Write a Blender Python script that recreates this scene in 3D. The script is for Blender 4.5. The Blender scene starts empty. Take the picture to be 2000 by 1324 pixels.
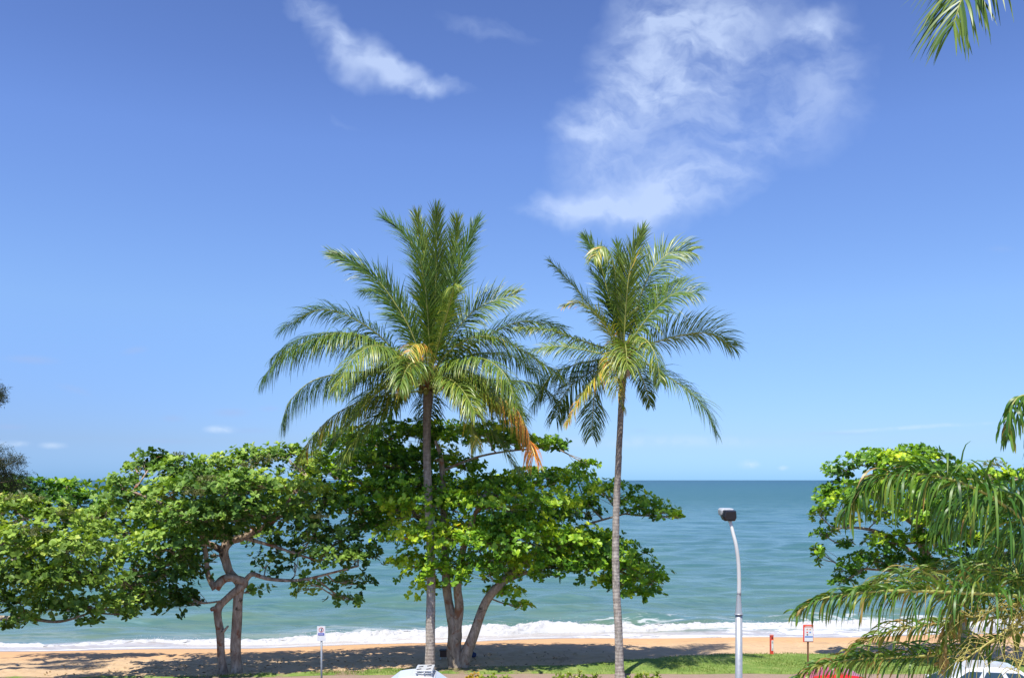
import bpy, math, random
import numpy as np
from mathutils import Vector, Matrix
random.seed(7); rng = np.random.default_rng(11)
R = math.radians
S = bpy.context.scene
COL = S.collection

# ------------------------------------------------------------------ camera
EYE = 7.0; F = 1732.0; HOR = 937.0
cd = bpy.data.cameras.new('camera'); cam = bpy.data.objects.new('camera', cd); COL.objects.link(cam)
cd.sensor_width = 36; cd.lens = 36*F/2000; cd.shift_y = 275/2000
cd.clip_start = 0.1; cd.clip_end = 60000
cam.location = (0, 0, EYE); cam.rotation_euler = (R(90), 0, 0)
S.camera = cam
S.view_settings.view_transform = 'Standard'; S.view_settings.look = 'None'
S.view_settings.gamma = 1; S.view_settings.exposure = 0.57; S.view_settings.use_curve_mapping = False

# ------------------------------------------------------------------ sun + sky
SUNV = Vector((-0.19, -0.41, 1.0)).normalized()
sl = bpy.data.lights.new('sun', 'SUN'); sl.energy = 4.1; sl.angle = R(0.5); sl.color = (1, 0.94, 0.84)
so = bpy.data.objects.new('sun', sl); COL.objects.link(so)
so.rotation_euler = SUNV.to_track_quat('Z', 'Y').to_euler(); so.location = (0, 0, 40)
ELEV = math.asin(SUNV.z); AZ = math.atan2(SUNV.x, SUNV.y)

class NT:
    """tiny helper for node trees"""
    def __init__(s, tree): s.t = tree; s.n = tree.nodes; s.l = tree.links
    def node(s, typ, ins=None, **kw):
        n = s.n.new(typ)
        for k, v in kw.items(): setattr(n, k, v)
        for k, v in (ins or {}).items():
            if hasattr(v, 'is_linked') or hasattr(v, 'links'): s.l.new(v, n.inputs[k])
            else: n.inputs[k].default_value = v
        return n
    def m(s, op, a, b=0.0, c=None, clamp=False):
        ins = {0: a, 1: b}
        if c is not None: ins[2] = c
        if op in ('ABSOLUTE', 'SQRT', 'SINE'): ins = {0: a}
        n = s.node('ShaderNodeMath', ins, operation=op); n.use_clamp = clamp
        return n.outputs[0]
    def ramp(s, fac, stops, interp='LINEAR'):
        n = s.node('ShaderNodeValToRGB', {0: fac}); cr = n.color_ramp; cr.interpolation = interp
        while len(cr.elements) < len(stops): cr.elements.new(0.5)
        for e, (p, c) in zip(cr.elements, stops):
            e.position = p; e.color = (*c, 1) if len(c) == 3 else c
        return n.outputs[0]
    def mix(s, fac, a, b, blend='MIX'):
        n = s.node('ShaderNodeMix', None, data_type='RGBA', blend_type=blend)
        for i, v in ((0, fac), (6, a), (7, b)):
            if hasattr(v, 'links'): s.l.new(v, n.inputs[i])
            else: n.inputs[i].default_value = v if i == 0 else (*v, 1)
        return n.outputs[2]
    def noise(s, vec, scale, detail=4, rough=.55, dist=0.0, out=0):
        return s.node('ShaderNodeTexNoise', {'Vector': vec, 'Scale': scale, 'Detail': detail, 'Roughness': rough, 'Distortion': dist}).outputs[out]
    def rng(s, v, a, b, c=0.0, d=1.0, smooth=True):
        n = s.node('ShaderNodeMapRange', {0: v, 1: a, 2: b, 3: c, 4: d}); n.clamp = True
        if smooth: n.interpolation_type = 'SMOOTHSTEP'
        return n.outputs[0]

W = bpy.data.worlds.new('World'); S.world = W; W.use_nodes = True
W.node_tree.nodes.clear(); w = NT(W.node_tree)
sky = w.node('ShaderNodeTexSky'); sky.sky_type = 'NISHITA'; sky.sun_disc = False
sky.sun_elevation = ELEV; sky.sun_rotation = AZ % (2*math.pi); sky.altitude = 0
sky.air_density = 1.0; sky.dust_density = 0.3; sky.ozone_density = 3.0
tc = w.node('ShaderNodeTexCoord').outputs['Generated']
sx = w.node('ShaderNodeSeparateXYZ', {0: tc})
gy = w.m('MAXIMUM', sx.outputs[1], 0.05)
U = w.m('DIVIDE', sx.outputs[0], gy); V = w.m('DIVIDE', sx.outputs[2], gy)
uv = w.node('ShaderNodeCombineXYZ', {0: U, 1: V, 2: 0.0}).outputs[0]
warp = w.node('ShaderNodeTexNoise', {'Vector': uv, 'Scale': 9.0, 'Detail': 4.0, 'Roughness': .6})
wv = w.node('ShaderNodeVectorMath', {0: warp.outputs[1], 1: (.5, .5, .5)}, operation='SUBTRACT').outputs[0]
wv = w.node('ShaderNodeVectorMath', {0: wv, 3: 0.085}, operation='SCALE').outputs[0]
uvw = w.node('ShaderNodeVectorMath', {0: uv, 1: wv}, operation='ADD').outputs[0]
def blobs(lst, vec):
    tot = None
    for (px, py, rx, ry, rot, wt) in lst:
        mp = w.node('ShaderNodeMapping', {0: vec, 1: ((px-1000)/F, (HOR-py)/F, 0), 2: (0, 0, R(-rot)), 3: (rx/F, ry/F, 1.0)}, vector_type='TEXTURE').outputs[0]
        ln = w.node('ShaderNodeVectorMath', {0: mp}, operation='LENGTH').outputs['Value']
        f = w.rng(ln, 1.25, 0.0, 0.0, wt)
        tot = f if tot is None else w.m('ADD', tot, f)
    return tot
big = blobs([(1120, 398, 130, 36, 0, .8), (1280, 385, 210, 62, -10, 1.0), (1145, 250, 85, 62, -20, 1.1), (1240, 180, 120, 110, 0, .8), (1150, 330, 90, 60, 0, .6),
             (1330, 100, 170, 140, 0, .85), (1400, 300, 150, 95, -20, .7), (1400, 30, 210, 90, 0, .6), (1520, 140, 190, 150, 0, .38), (1250, 20, 80, 60, 0, .4),
             (1605, 55, 75, 42, 0, .7), (1250, 300, 110, 80, 0, .5), (1590, 220, 140, 110, 0, .32), (1360, 190, 90, 80, 0, .4), (1650, 120, 80, 140, 0, .25),
             (645, 60, 60, 34, 45, .5), (700, 105, 105, 52, 28, .8), (790, 140, 100, 32, 22, .75), (865, 166, 75, 17, 17, .7), (598, 10, 55, 30, 0, .7),
             (950, 66, 120, 28, 14, .28), (690, 235, 60, 16, 30, .12)], uvw)
st = w.node('ShaderNodeMapping', {0: uvw, 2: (0, 0, R(38)), 3: (1.0, 1.7, 1)}).outputs[0]
n1 = w.noise(st, 7.0, 8, .6, .1); n2 = w.noise(st, 26.0, 4, .55, .2)
nn = w.m('ADD', w.m('MULTIPLY', n1, .75), w.m('MULTIPLY', n2, .25))
dens = w.m('MULTIPLY', big, w.rng(nn, .35, .62, 0.2, 1.2))
dens = w.rng(dens, 0.03, 1.1, 0.0, .62, smooth=False)
low = blobs([(430, 836, 34, 9, 0, .6), (1460, 906, 24, 11, 0, .6), (20, 866, 40, 8, 0, .5), (105, 868, 30, 8, 0, .4), (1530, 912, 12, 6, 0, .35),
             (1780, 835, 200, 5, -3, .3), (1300, 862, 260, 14, 0, .2)], w.node('ShaderNodeVectorMath', {0: uv, 1: w.node('ShaderNodeVectorMath', {0: wv, 3: 0.10}, operation='SCALE').outputs[0]}, operation='ADD').outputs[0])
grey = blobs([(62, 702, 60, 10, 3, .5), (262, 684, 30, 9, -10, .4), (145, 760, 40, 9, 15, .3), (450, 803, 42, 10, 0, .5), (338, 817, 26, 8, 0, .4),
              (525, 797, 26, 7, 0, .35), (20, 832, 40, 7, 0, .4), (490, 838, 50, 7, 0, .25), (320, 862, 70, 6, 0, .25), (1640, 845, 90, 5, 0, .2), (1250, 840, 20, 6, 0, .15), (1955, 486, 30, 8, 0, .18)],
             w.node('ShaderNodeVectorMath', {0: uv, 1: w.node('ShaderNodeVectorMath', {0: wv, 3: 0.10}, operation='SCALE').outputs[0]}, operation='ADD').outputs[0])
skyc = w.node('ShaderNodeHueSaturation', {'Hue': .5, 'Saturation': 1.0, 'Value': 1.0, 'Color': sky.outputs[0]}).outputs[0]
el = w.rng(sx.outputs[2], 0.0, .5, 0, 1, smooth=False)
tint = w.ramp(el, [(0, (.50, .98, 1.95)), (.025, (.565, .968, 1.84)), (.085, (.70, .94, 1.50)), (.36, (1.05, 1.226, 1.568)), (.70, (1.09, 1.227, 1.711)), (.83, (.978, 1.097, 1.573)), (1, (.9, 1.0, 1.45))])
skyc = w.mix(1.0, skyc, tint, 'MULTIPLY')
skyc = w.mix(w.m('MULTIPLY', w.rng(U, .2, -.6), w.rng(V, .28, .02)), skyc, w.mix(1.0, skyc, (.80, .80, .88), 'MULTIPLY'))
cl = w.mix(dens, skyc, (6.6, 7.9, 10.4))
cl = w.mix(w.m('MULTIPLY', low, w.rng(n2, .4, .6, .3, 1)), cl, (7.0, 8.2, 9.9))
cl = w.mix(w.m('MULTIPLY', grey, .75), cl, (3.6, 4.7, 7.6))
bg = w.node('ShaderNodeBackground', {0: cl, 1: 0.075})
wo = w.node('ShaderNodeOutputWorld', {0: bg.outputs[0]})

# ------------------------------------------------------------------ helpers
def P(px, py, d):
    """a point d metres ahead of the balcony"""
    return np.array([(px-1000)*d/F, d, EYE-(py-HOR)*d/F])

def material(name):
    m = bpy.data.materials.new(name); m.use_nodes = True; m.node_tree.nodes.clear()
    t = NT(m.node_tree); return m, t
def finish(t, bsdf, disp=None):
    t.node('ShaderNodeOutputMaterial', {0: bsdf})
def principled(t, color, rough=.6, spec=.5, normal=None, **kw):
    ins = {'Base Color': color if hasattr(color, 'links') else (*color, 1), 'Roughness': rough, 'Specular IOR Level': spec}
    if normal is not None: ins['Normal'] = normal
    ins.update(kw)
    return t.node('ShaderNodeBsdfPrincipled', ins).outputs[0]
def bump(t, h, strength=.5, dist=.02, normal=None):
    ins = {'Height': h, 'Strength': strength, 'Distance': dist}
    if normal is not None: ins['Normal'] = normal
    return t.node('ShaderNodeBump', ins).outputs[0]

def tag(o, label=None, cat=None, group=None, kind=None):
    if label: o['label'] = label
    if cat: o['category'] = cat
    if group: o['group'] = group
    if kind: o['kind'] = kind
    return o
def empty(name, loc, rz=0):
    o = bpy.data.objects.new(name, None); COL.objects.link(o); o.location = loc; o.rotation_euler.z = rz
    o.empty_display_size = .2
    return o
def nobj(name, verts, faces, mat, parent=None, attrs=None, smooth=False):
    """mesh object from numpy data; verts in world space, children get local space"""
    me = bpy.data.meshes.new(name)
    verts = np.asarray(verts, dtype=np.float64)
    if parent is not None:
        M = Matrix.Translation(parent.location) @ parent.rotation_euler.to_matrix().to_4x4()
        Mi = np.array(M.inverted()); verts = verts @ Mi[:3, :3].T + Mi[:3, 3]
    if isinstance(faces, np.ndarray):
        k = faces.shape[1]; nf = len(faces)
        me.vertices.add(len(verts)); me.vertices.foreach_set('co', verts.astype(np.float32).ravel())
        me.loops.add(nf*k); me.loops.foreach_set('vertex_index', faces.astype(np.int32).ravel())
        me.polygons.add(nf); me.polygons.foreach_set('loop_start', np.arange(0, nf*k, k, dtype=np.int32))
        me.update(calc_edges=True)
    else:
        me.from_pydata([tuple(v) for v in verts], [], faces)
    for an, (dom, arr) in (attrs or {}).items():
        a = me.attributes.new(an, 'FLOAT', dom); a.data.foreach_set('value', np.asarray(arr, dtype=np.float32))
    me.validate()
    if smooth: me.polygons.foreach_set('use_smooth', np.ones(len(me.polygons), dtype=bool))
    if mat: me.materials.append(mat)
    o = bpy.data.objects.new(name, me); COL.objects.link(o)
    if parent is not None: o.parent = parent
    return o

class MB:
    """collects shapes into one mesh"""
    def __init__(s): s.v = []; s.f = []
    def add(s, vs, fs):
        b = len(s.v); s.v += [tuple(map(float, v)) for v in vs]; s.f += [tuple(b+i for i in f) for f in fs]
    def box(s, c, sz, rz=0, taper=1.0):
        cx, cy, cz = c; X, Y, Z = [q/2 for q in sz]; ca, sa = math.cos(rz), math.sin(rz); vs = []
        for z, k in ((-Z, 1), (Z, taper)):
            for x, y in ((-X, -Y), (X, -Y), (X, Y), (-X, Y)):
                x *= k; y *= k; vs.append((cx+x*ca-y*sa, cy+x*sa+y*ca, cz+z))
        s.add(vs, [(0, 3, 2, 1), (4, 5, 6, 7), (0, 1, 5, 4), (1, 2, 6, 5), (2, 3, 7, 6), (3, 0, 4, 7)])
    def tube(s, pts, rad, n=10, cap=True, wob=0.0):
        pts = [np.array(p, float) for p in pts]; N = len(pts)
        if not hasattr(rad, '__len__'): rad = [rad]*N
        ref = np.array([0.13, 1, .07]); vs = []
        ph = random.random()*9
        for i, p in enumerate(pts):
            t = pts[min(i+1, N-1)]-pts[max(i-1, 0)]; t /= (np.linalg.norm(t)+1e-9)
            a = np.cross(t, ref)
            if np.linalg.norm(a) < 1e-3: a = np.cross(t, [1, 0, 0])
            a /= np.linalg.norm(a); b = np.cross(t, a)
            for k in range(n):
                q = 2*math.pi*k/n; r = rad[i]*(1+wob*(math.sin(3*q+ph+i*.35)*.6+math.sin(5*q-i*.5+ph*2)*.4))
                vs.append(p+r*(math.cos(q)*a+math.sin(q)*b))
        fs = [(i*n+k, i*n+(k+1) % n, (i+1)*n+(k+1) % n, (i+1)*n+k) for i in range(N-1) for k in range(n)]
        if cap: fs += [tuple(range(n))[::-1], tuple((N-1)*n+k for k in range(n))]
        s.add(vs, fs)
    def build(s, name, mat, parent=None, smooth=False, bevel=0):
        o = nobj(name, s.v, s.f, mat, parent, smooth=smooth)
        import bmesh
        bm = bmesh.new(); bm.from_mesh(o.data); bmesh.ops.recalc_face_normals(bm, faces=bm.faces[:]); bm.to_mesh(o.data); bm.free()
        if bevel:
            md = o.modifiers.new('bevel', 'BEVEL'); md.width = bevel; md.segments = 2; md.limit_method = 'ANGLE'; md.angle_limit = R(40)
        return o

def spline(pts, n):
    """Catmull-Rom through rows of pts (any dims)"""
    p = np.array(pts, float); p = np.vstack([2*p[0]-p[1], p, 2*p[-1]-p[-2]]); m = len(p)-3
    out = []
    for t in np.linspace(0, m-1e-6, n):
        i = int(t); u = t-i; a, b, c, d = p[i:i+4]
        out.append(.5*((2*b)+(-a+c)*u+(2*a-5*b+4*c-d)*u*u+(-a+3*b-3*c+d)*u**3))
    return np.array(out)

# cheap smooth 3-D value noise for shaping
_perm = rng.random((64, 64, 64))
def vnoise(p, scale=1.0):
    q = np.asarray(p)*scale; i = np.floor(q).astype(int); f = q-i; f = f*f*(3-2*f); r = 0
    for dx in (0, 1):
        for dy in (0, 1):
            for dz in (0, 1):
                wgt = (f[..., 0] if dx else 1-f[..., 0])*(f[..., 1] if dy else 1-f[..., 1])*(f[..., 2] if dz else 1-f[..., 2])
                r = r+wgt*_perm[(i[..., 0]+dx) % 64, (i[..., 1]+dy) % 64, (i[..., 2]+dz) % 64]
    return r
def fbm(p, scale=1.0, o=4):
    a, t, s_ = .5, 0, 0
    for k in range(o): t = t+a*vnoise(np.asarray(p)+k*7.3, scale*2**k); s_ += a; a *= .5
    return t/s_

# ------------------------------------------------------------------ materials
def m_simple(name, col, rough=.5, spec=.5, metal=0.0, var=.12, scale=8):
    m, t = material(name)
    g = t.node('ShaderNodeTexCoord').outputs['Object']
    n = t.noise(g, scale, 5, .6)
    c = t.mix(n, tuple(c*(1-var) for c in col), tuple(min(1, c*(1+var)) for c in col))
    finish(t, principled(t, c, t.rng(n, .3, .7, max(rough-.08, .02), rough+.08), spec, Metallic=metal)); return m

def m_leaf(name, stops, trans=.35, rough=.42, gain=1.0, tcol=(.9, 1.0, .35), spec=.5):
    m, t = material(name)
    a = t.node('ShaderNodeAttribute', attribute_name='tone').outputs['Fac']
    c = t.mix(1.0, t.ramp(a, stops), (gain, gain, gain*.85), 'MULTIPLY')
    p = principled(t, c, rough, spec)
    tr = t.node('ShaderNodeBsdfTranslucent', {0: t.mix(1.0, c, tcol, 'MULTIPLY')}).outputs[0]
    mx = t.node('ShaderNodeMixShader', {0: trans, 1: p, 2: tr}).outputs[0]
    finish(t, mx); return m

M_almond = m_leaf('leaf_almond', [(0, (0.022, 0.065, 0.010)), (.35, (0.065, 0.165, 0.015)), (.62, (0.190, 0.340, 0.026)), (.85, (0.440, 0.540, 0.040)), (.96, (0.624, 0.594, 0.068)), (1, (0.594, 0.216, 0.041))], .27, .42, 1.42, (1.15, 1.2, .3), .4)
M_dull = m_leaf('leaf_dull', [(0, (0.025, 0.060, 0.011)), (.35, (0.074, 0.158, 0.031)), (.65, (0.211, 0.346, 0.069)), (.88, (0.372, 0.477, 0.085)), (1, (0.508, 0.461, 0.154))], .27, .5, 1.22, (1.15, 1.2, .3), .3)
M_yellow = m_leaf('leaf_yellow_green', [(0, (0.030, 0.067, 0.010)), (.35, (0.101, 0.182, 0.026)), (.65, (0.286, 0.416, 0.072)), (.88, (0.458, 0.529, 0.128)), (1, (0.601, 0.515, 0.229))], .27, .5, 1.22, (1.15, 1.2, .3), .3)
M_flower = m_leaf('pale_flower_spike', [(0, (.16, .20, .07)), (1, (.34, .34, .18))], .2, .7)
M_coco = m_leaf('palm_leaflet', [(0, (0.033, 0.085, 0.021)), (.3, (0.075, 0.156, 0.029)), (.6, (0.179, 0.260, 0.039)), (.8, (0.389, 0.403, 0.065)), (.92, (0.747, 0.494, 0.091)), (1, (0.800, 0.286, 0.065))], .16, .40, 1.12, (1.0, 1.1, .4), .5)
M_queen = m_leaf('queen_leaflet', [(0, (0.031, 0.106, 0.018)), (.4, (0.075, 0.213, 0.025)), (.7, (0.175, 0.325, 0.044)), (.88, (0.325, 0.375, 0.075)), (1, (0.450, 0.312, 0.112))], .24, .42, .78, (1.0, 1.1, .35), .5)
M_needle = m_leaf('needle_foliage', [(0, (.02, .035, .015)), (1, (.07, .085, .04))], .15, .7)

def m_bark(name, c1, c2, c3, scale=3.0, patch=(.25, .13, .07)):
    m, t = material(name)
    g = t.node('ShaderNodeTexCoord').outputs['Object']
    gm = t.node('ShaderNodeMapping', {0: g, 3: (1, 1, .35)}).outputs[0]
    n = t.noise(gm, scale*3, 8, .65, .4); n2 = t.noise(g, scale*.8, 4, .6, .6); n3 = t.noise(gm, scale*14, 4, .6)
    c = t.ramp(n, [(.3, c1), (.5, c2), (.68, c3)])
    c = t.mix(t.rng(n2, .54, .64), c, patch)
    c = t.mix(t.rng(n2, .40, .32), c, tuple(x*.45 for x in c1))
    h = t.m('ADD', t.m('MULTIPLY', n, .7), t.m('MULTIPLY', n3, .3))
    finish(t, principled(t, c, .85, .2, bump(t, h, .8, .05))); return m
M_bark = m_bark('almond_bark', (.15, .12, .09), (.34, .28, .21), (.52, .44, .34))
M_bark2 = m_bark('rough_brown_bark', (.15, .105, .075), (.38, .29, .21), (.58, .47, .36), 2.4, (.26, .10, .05))

def m_palmtrunk(name):
    m, t = material(name)
    g = t.node('ShaderNodeTexCoord').outputs['Object']
    wv_ = t.node('ShaderNodeTexWave', {'Vector': g, 'Scale': 2.6, 'Distortion': 5.0, 'Detail': 4.0, 'Detail Scale': 1.6}, wave_type='BANDS', bands_direction='Z').outputs['Fac']
    n = t.noise(t.node('ShaderNodeMapping', {0: g, 3: (1, 1, .5)}).outputs[0], 9, 8, .7)
    n2 = t.noise(g, 1.3, 3, .6)
    c = t.ramp(n, [(.3, (.16, .14, .12)), (.48, (.38, .34, .29)), (.66, (.60, .55, .48))])
    c = t.mix(t.m('MULTIPLY', t.rng(wv_, .8, .98), .22), c, (.07, .055, .045))
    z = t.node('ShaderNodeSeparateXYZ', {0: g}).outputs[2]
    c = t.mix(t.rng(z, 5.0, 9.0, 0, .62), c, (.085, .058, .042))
    c = t.mix(t.m('MULTIPLY', t.rng(n2, .52, .68), .35), c, (.52, .48, .42))
    h = t.m('ADD', t.m('MULTIPLY', wv_, .22), t.m('MULTIPLY', n, .78))
    finish(t, principled(t, c, .9, .15, bump(t, h, .7, .03))); return m
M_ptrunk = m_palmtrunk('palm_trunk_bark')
M_rachis = m_simple('frond_stalk', (.34, .36, .10), .45, .5, var=.3)
M_rachis2 = m_simple('yellow_flower_stalk', (.42, .38, .11), .55, .4, var=.25)
M_fibre = m_simple('palm_fibre', (.22, .13, .06), .9, .1, var=.5, scale=14)
M_bract = m_simple('pale_bract', (.55, .40, .30), .7, .3, var=.3)
M_nut = m_simple('coconut_green', (.22, .22, .05), .4, .5, var=.3)

# ------------------------------------------------------------------ beach geometry
def shore_y(x):  return 45.4+np.where(x < 0, .125*x, .085*x)+.35*np.sin(x*.21+1)+.15*np.sin(x*.63)
def grass_y(x):
    xs = np.array([-400, -60, -18, -11, -6, -3, 2, 3.9, 8, 11, 14, 20, 60, 400]); ys = np.array([31.2, 31.2, 31.2, 31.6, 32.4, 33.0, 33.3, 34.0, 35.4, 35.6, 35.3, 34.3, 34, 34])
    return np.interp(x, xs, ys)
def ground_z(x, y):
    e = grass_y(np.clip(x, -60, 60)); s_ = shore_y(np.clip(x, -60, 60))
    t = (y-e)/(s_-e)
    z = np.where(t < 0, 0, np.where(t < 1, -1.22*(.35*t+.65*t*t), -1.22-(y-s_)*.07))
    z = np.where(y < e, 0, z)
    return np.maximum(z, -7.0)
def axis(lo, hi, step, far, grow):
    a = list(np.arange(lo, hi+step/2, step)); s_ = step
    while a[-1] < far[1]: s_ *= grow; a.append(a[-1]+s_)
    s_ = step
    while a[0] > far[0]: s_ *= grow; a.insert(0, a[0]-s_)
    return np.array(a)
def grid(xs, ys):
    X, Y = np.meshgrid(xs, ys); nx, ny = len(xs), len(ys)
    i = np.arange(nx*ny).reshape(ny, nx)
    f = np.stack([i[:-1, :-1], i[:-1, 1:], i[1:, 1:], i[1:, :-1]], -1).reshape(-1, 4)
    return X.ravel(), Y.ravel(), f

# sand
xs = axis(-32, 38, .12, (-22000, 22000), 1.25); ys = axis(31, 47, .12, (-300, 22000), 1.3)
X, Y, f = grid(xs, ys); Z = ground_z(X, Y)
p3 = np.stack([X, Y, 0*X], -1)
tt = (Y-grass_y(np.clip(X, -60, 60)))/(shore_y(np.clip(X, -60, 60))-grass_y(np.clip(X, -60, 60)))
rough_amt = np.clip(tt*6, 0, 1)*np.clip((.8-tt)*3, 0, 1)
Z = Z+rough_amt*(fbm(p3, 1.1, 4)-.5)*.15+rough_amt*(vnoise(p3, 3.0)-.5)*.09
sd = Y-shore_y(np.clip(X, -60, 60))
m, t = material('beach_sand')
pos = t.node('ShaderNodeNewGeometry').outputs['Position']
sh = t.node('ShaderNodeAttribute', attribute_name='shore').outputs['Fac']
nf = t.noise(pos, 2.2, 8, .62); nc = t.noise(pos, .35, 3, .5); ng = t.noise(pos, 40, 4, .7)
dry = t.mix(nf, (.50, .345, .195), (.66, .48, .30))
dry = t.mix(t.m('MULTIPLY', t.rng(ng, .58, .68), .5), dry, (.20, .13, .08))
damp = t.mix(nc, (.56, .335, .165), (.63, .39, .20))
shn = t.m('ADD', sh, t.m('MULTIPLY', t.m('SUBTRACT', nc, .5), 2.5))
c = t.mix(t.rng(shn, -8.5, -4.6), dry, damp)
wet = t.rng(t.m('ADD', sh, t.m('MULTIPLY', t.m('SUBTRACT', nf, .5), .8)), -1.1, -.3)
c = t.mix(wet, c, (.23, .14, .085))
mo = t.m('MULTIPLY', t.rng(t.noise(pos, .8, 5, .7), .56, .66), t.rng(sh, -9, -11))
c = t.mix(t.m('MULTIPLY', mo, .35), c, (.23, .16, .10))
fp = t.node('ShaderNodeTexVoronoi', {'Vector': pos, 'Scale': 1.9}).outputs['Distance']
b = bump(t, t.m('ADD', t.m('ADD', nf, t.m('MULTIPLY', t.rng(fp, 0, .38), .55)), t.m('MULTIPLY', ng, .12)), t.rng(shn, -6, -4.5, .8, .10), .12)
c = t.mix(t.m('MULTIPLY', t.m('MULTIPLY', t.rng(t.noise(t.node('ShaderNodeMapping', {0: pos, 3: (.25, 1.6, 1)}).outputs[0], 1.2, 7, .7), .56, .66), t.rng(shn, -3.0, -5.0)), .35), c, (.30, .20, .125))
finish(t, principled(t, c, t.rng(wet, 0, 1, .9, .4), .2, b)); M_sand = m
tag(nobj('ground', np.stack([X, Y, Z], -1), f, M_sand, attrs={'shore': ('POINT', sd)}, smooth=True), kind='structure')

# lawn sheet
def lawn_edge(x): return grass_y(x)+.30*(fbm(np.stack([x, x*0, x*0], -1), .9, 4)-.5)*2+np.where(x < 1, .5*(vnoise(np.stack([x, x*0+3, x*0], -1), .45)-.5), 0)
def near_edge(x): return np.interp(x, [-60, -11, -7, -3, 60], [31.15, 31.2, 31.6, 31.9, 31.9])+.05*np.sin(x*1.7)
gx = np.arange(-60, 60.01, .12); ny = 26; rows = []
le = lawn_edge(gx); nb = near_edge(gx)
for k in range(ny):
    yy = nb+(le-nb)*k/(ny-1); yy = np.maximum(yy, nb)
    zz = ground_z(gx, yy)+.035+(.06 if 0 < k < ny-1 else 0)*vnoise(np.stack([gx, yy, 0*gx], -1), .8)
    if k == ny-1: zz -= .06
    rows.append(np.stack([gx, yy, zz], -1))
v = np.concatenate(rows); i = np.arange(len(v)).reshape(ny, -1)
f = np.stack([i[:-1, :-1], i[:-1, 1:], i[1:, 1:], i[1:, :-1]], -1).reshape(-1, 4)
m, t = material('lawn')
pos = t.node('ShaderNodeNewGeometry').outputs['Position']
n = t.noise(pos, 1.4, 6, .65); n2 = t.noise(pos, 30, 4, .7)
c = t.ramp(n, [(.32, (.13, .22, .045)), (.5, (.20, .30, .065)), (.66, (.30, .36, .11))])
c = t.mix(t.m('MULTIPLY', t.rng(n2, .5, .7), .5), c, (.09, .15, .03))
xx = t.node('ShaderNodeSeparateXYZ', {0: pos}).outputs[0]
bare = t.m('MULTIPLY', t.rng(t.noise(pos, .75, 6, .7), .47, .55), t.rng(xx, 3.0, -1.5))
c = t.mix(t.m('MULTIPLY', bare, .85), c, (.30, .215, .15))
finish(t, principled(t, c, .9, .15, bump(t, n2, .8, .04)))
tag(nobj('lawn', v, f, m, smooth=True), kind='structure')

# grass blades on the lawn
N = 42000
bx = rng.uniform(-12, 19, N); by = rng.uniform(31.3, 36, N)
ok = (by < lawn_edge(bx)+.05) & (by > near_edge(bx)) & ((bx > 1) | (vnoise(np.stack([bx, by, 0*bx], -1), .75) < .55))
bx, by = bx[ok], by[ok]; N = len(bx); bz = ground_z(bx, by)+.05
hgt = rng.uniform(.03, .085, N); wd = rng.uniform(.008, .016, N); an = rng.uniform(0, 6.28, N); ln_ = rng.uniform(-.03, .03, (N, 2))
v = np.empty((N, 3, 3)); v[:, 0] = np.stack([bx-wd*np.cos(an), by-wd*np.sin(an), bz], -1)
v[:, 1] = np.stack([bx+wd*np.cos(an), by+wd*np.sin(an), bz], -1); v[:, 2] = np.stack([bx+ln_[:, 0], by+ln_[:, 1], bz+hgt], -1)
M_grass = m_leaf('grass_blade', [(0, (.13, .21, .04)), (.6, (.24, .33, .075)), (1, (.38, .42, .14))], .3, .5)
tag(nobj('grass', v.reshape(-1, 3), np.arange(N*3).reshape(-1, 3), M_grass, attrs={'tone': ('FACE', rng.random(N))}), 'short green grass of the lawn strip behind the beach', 'grass', kind='stuff')

# path, kerb, garden bed, car park
def sheet(name, x0, x1, y0, y1, z, mat, n=1):
    mb = MB()
    mb.box(((x0+x1)/2, (y0+y1)/2, z/2-.05), (x1-x0, y1-y0, z+.1)); return tag(mb.build(name, mat), kind='structure')
m, t = material('path_pavers')
pos = t.node('ShaderNodeNewGeometry').outputs['Position']
br = t.node('ShaderNodeTexBrick', {'Vector': pos, 'Color1': (.36, .24, .19, 1), 'Color2': (.28, .19, .155, 1), 'Mortar': (.16, .12, .10, 1), 'Scale': 3.2, 'Mortar Size': .02})
c = t.mix(t.m('MULTIPLY', t.noise(pos, 3, 6, .65), .8), br.outputs[0], (.36, .27, .21))
finish(t, principled(t, c, .88, .2, bump(t, t.noise(pos, 25, 4, .6), .3, .02)))
px_ = np.r_[-300, np.arange(-60, 60.1, .5), 300]; pe_ = near_edge(np.clip(px_, -60, 60))+.06
mb = MB(); n_p = len(px_)
mb.add([(a, 29.2, .03) for a in px_]+[(a, e, .03) for a, e in zip(px_, pe_)]+[(a, e, -.06) for a, e in zip(px_, pe_)], [(i, i+1, n_p+i+1, n_p+i) for i in range(n_p-1)]+[(n_p+i, n_p+i+1, 2*n_p+i+1, 2*n_p+i) for i in range(n_p-1)])
tag(mb.build('path', m), kind='structure')
m, t = material('garden_soil')
pos = t.node('ShaderNodeNewGeometry').outputs['Position']
finish(t, principled(t, t.mix(t.noise(pos, 9, 6, .7), (.07, .045, .03), (.19, .13, .09)), .95, .1, bump(t, t.noise(pos, 12, 6, .7), 1, .06)))
sheet('garden_bed', -300, 300, 27.55, 29.2, .06, m)
M_conc = m_simple('kerb_concrete', (.40, .38, .35), .85, .2, scale=5)
sheet('kerb', -300, 300, 27.4, 27.55, .14, M_conc)
m, t = material('asphalt')
pos = t.node('ShaderNodeNewGeometry').outputs['Position']
n = t.noise(pos, 60, 4, .7); n2 = t.noise(pos, .5, 4, .6)
finish(t, principled(t, t.mix(t.m('MULTIPLY', n, n2), (.035, .035, .037), (.11, .108, .105)), .85, .25, bump(t, n, .3, .01)))
sheet('road', -300, 300, 12, 27.4, .008, m)
mb = MB()
for k in range(-10, 12): mb.box((k*2.6-.3, 24.9, .012), (.1, 4.8, .008))
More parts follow.
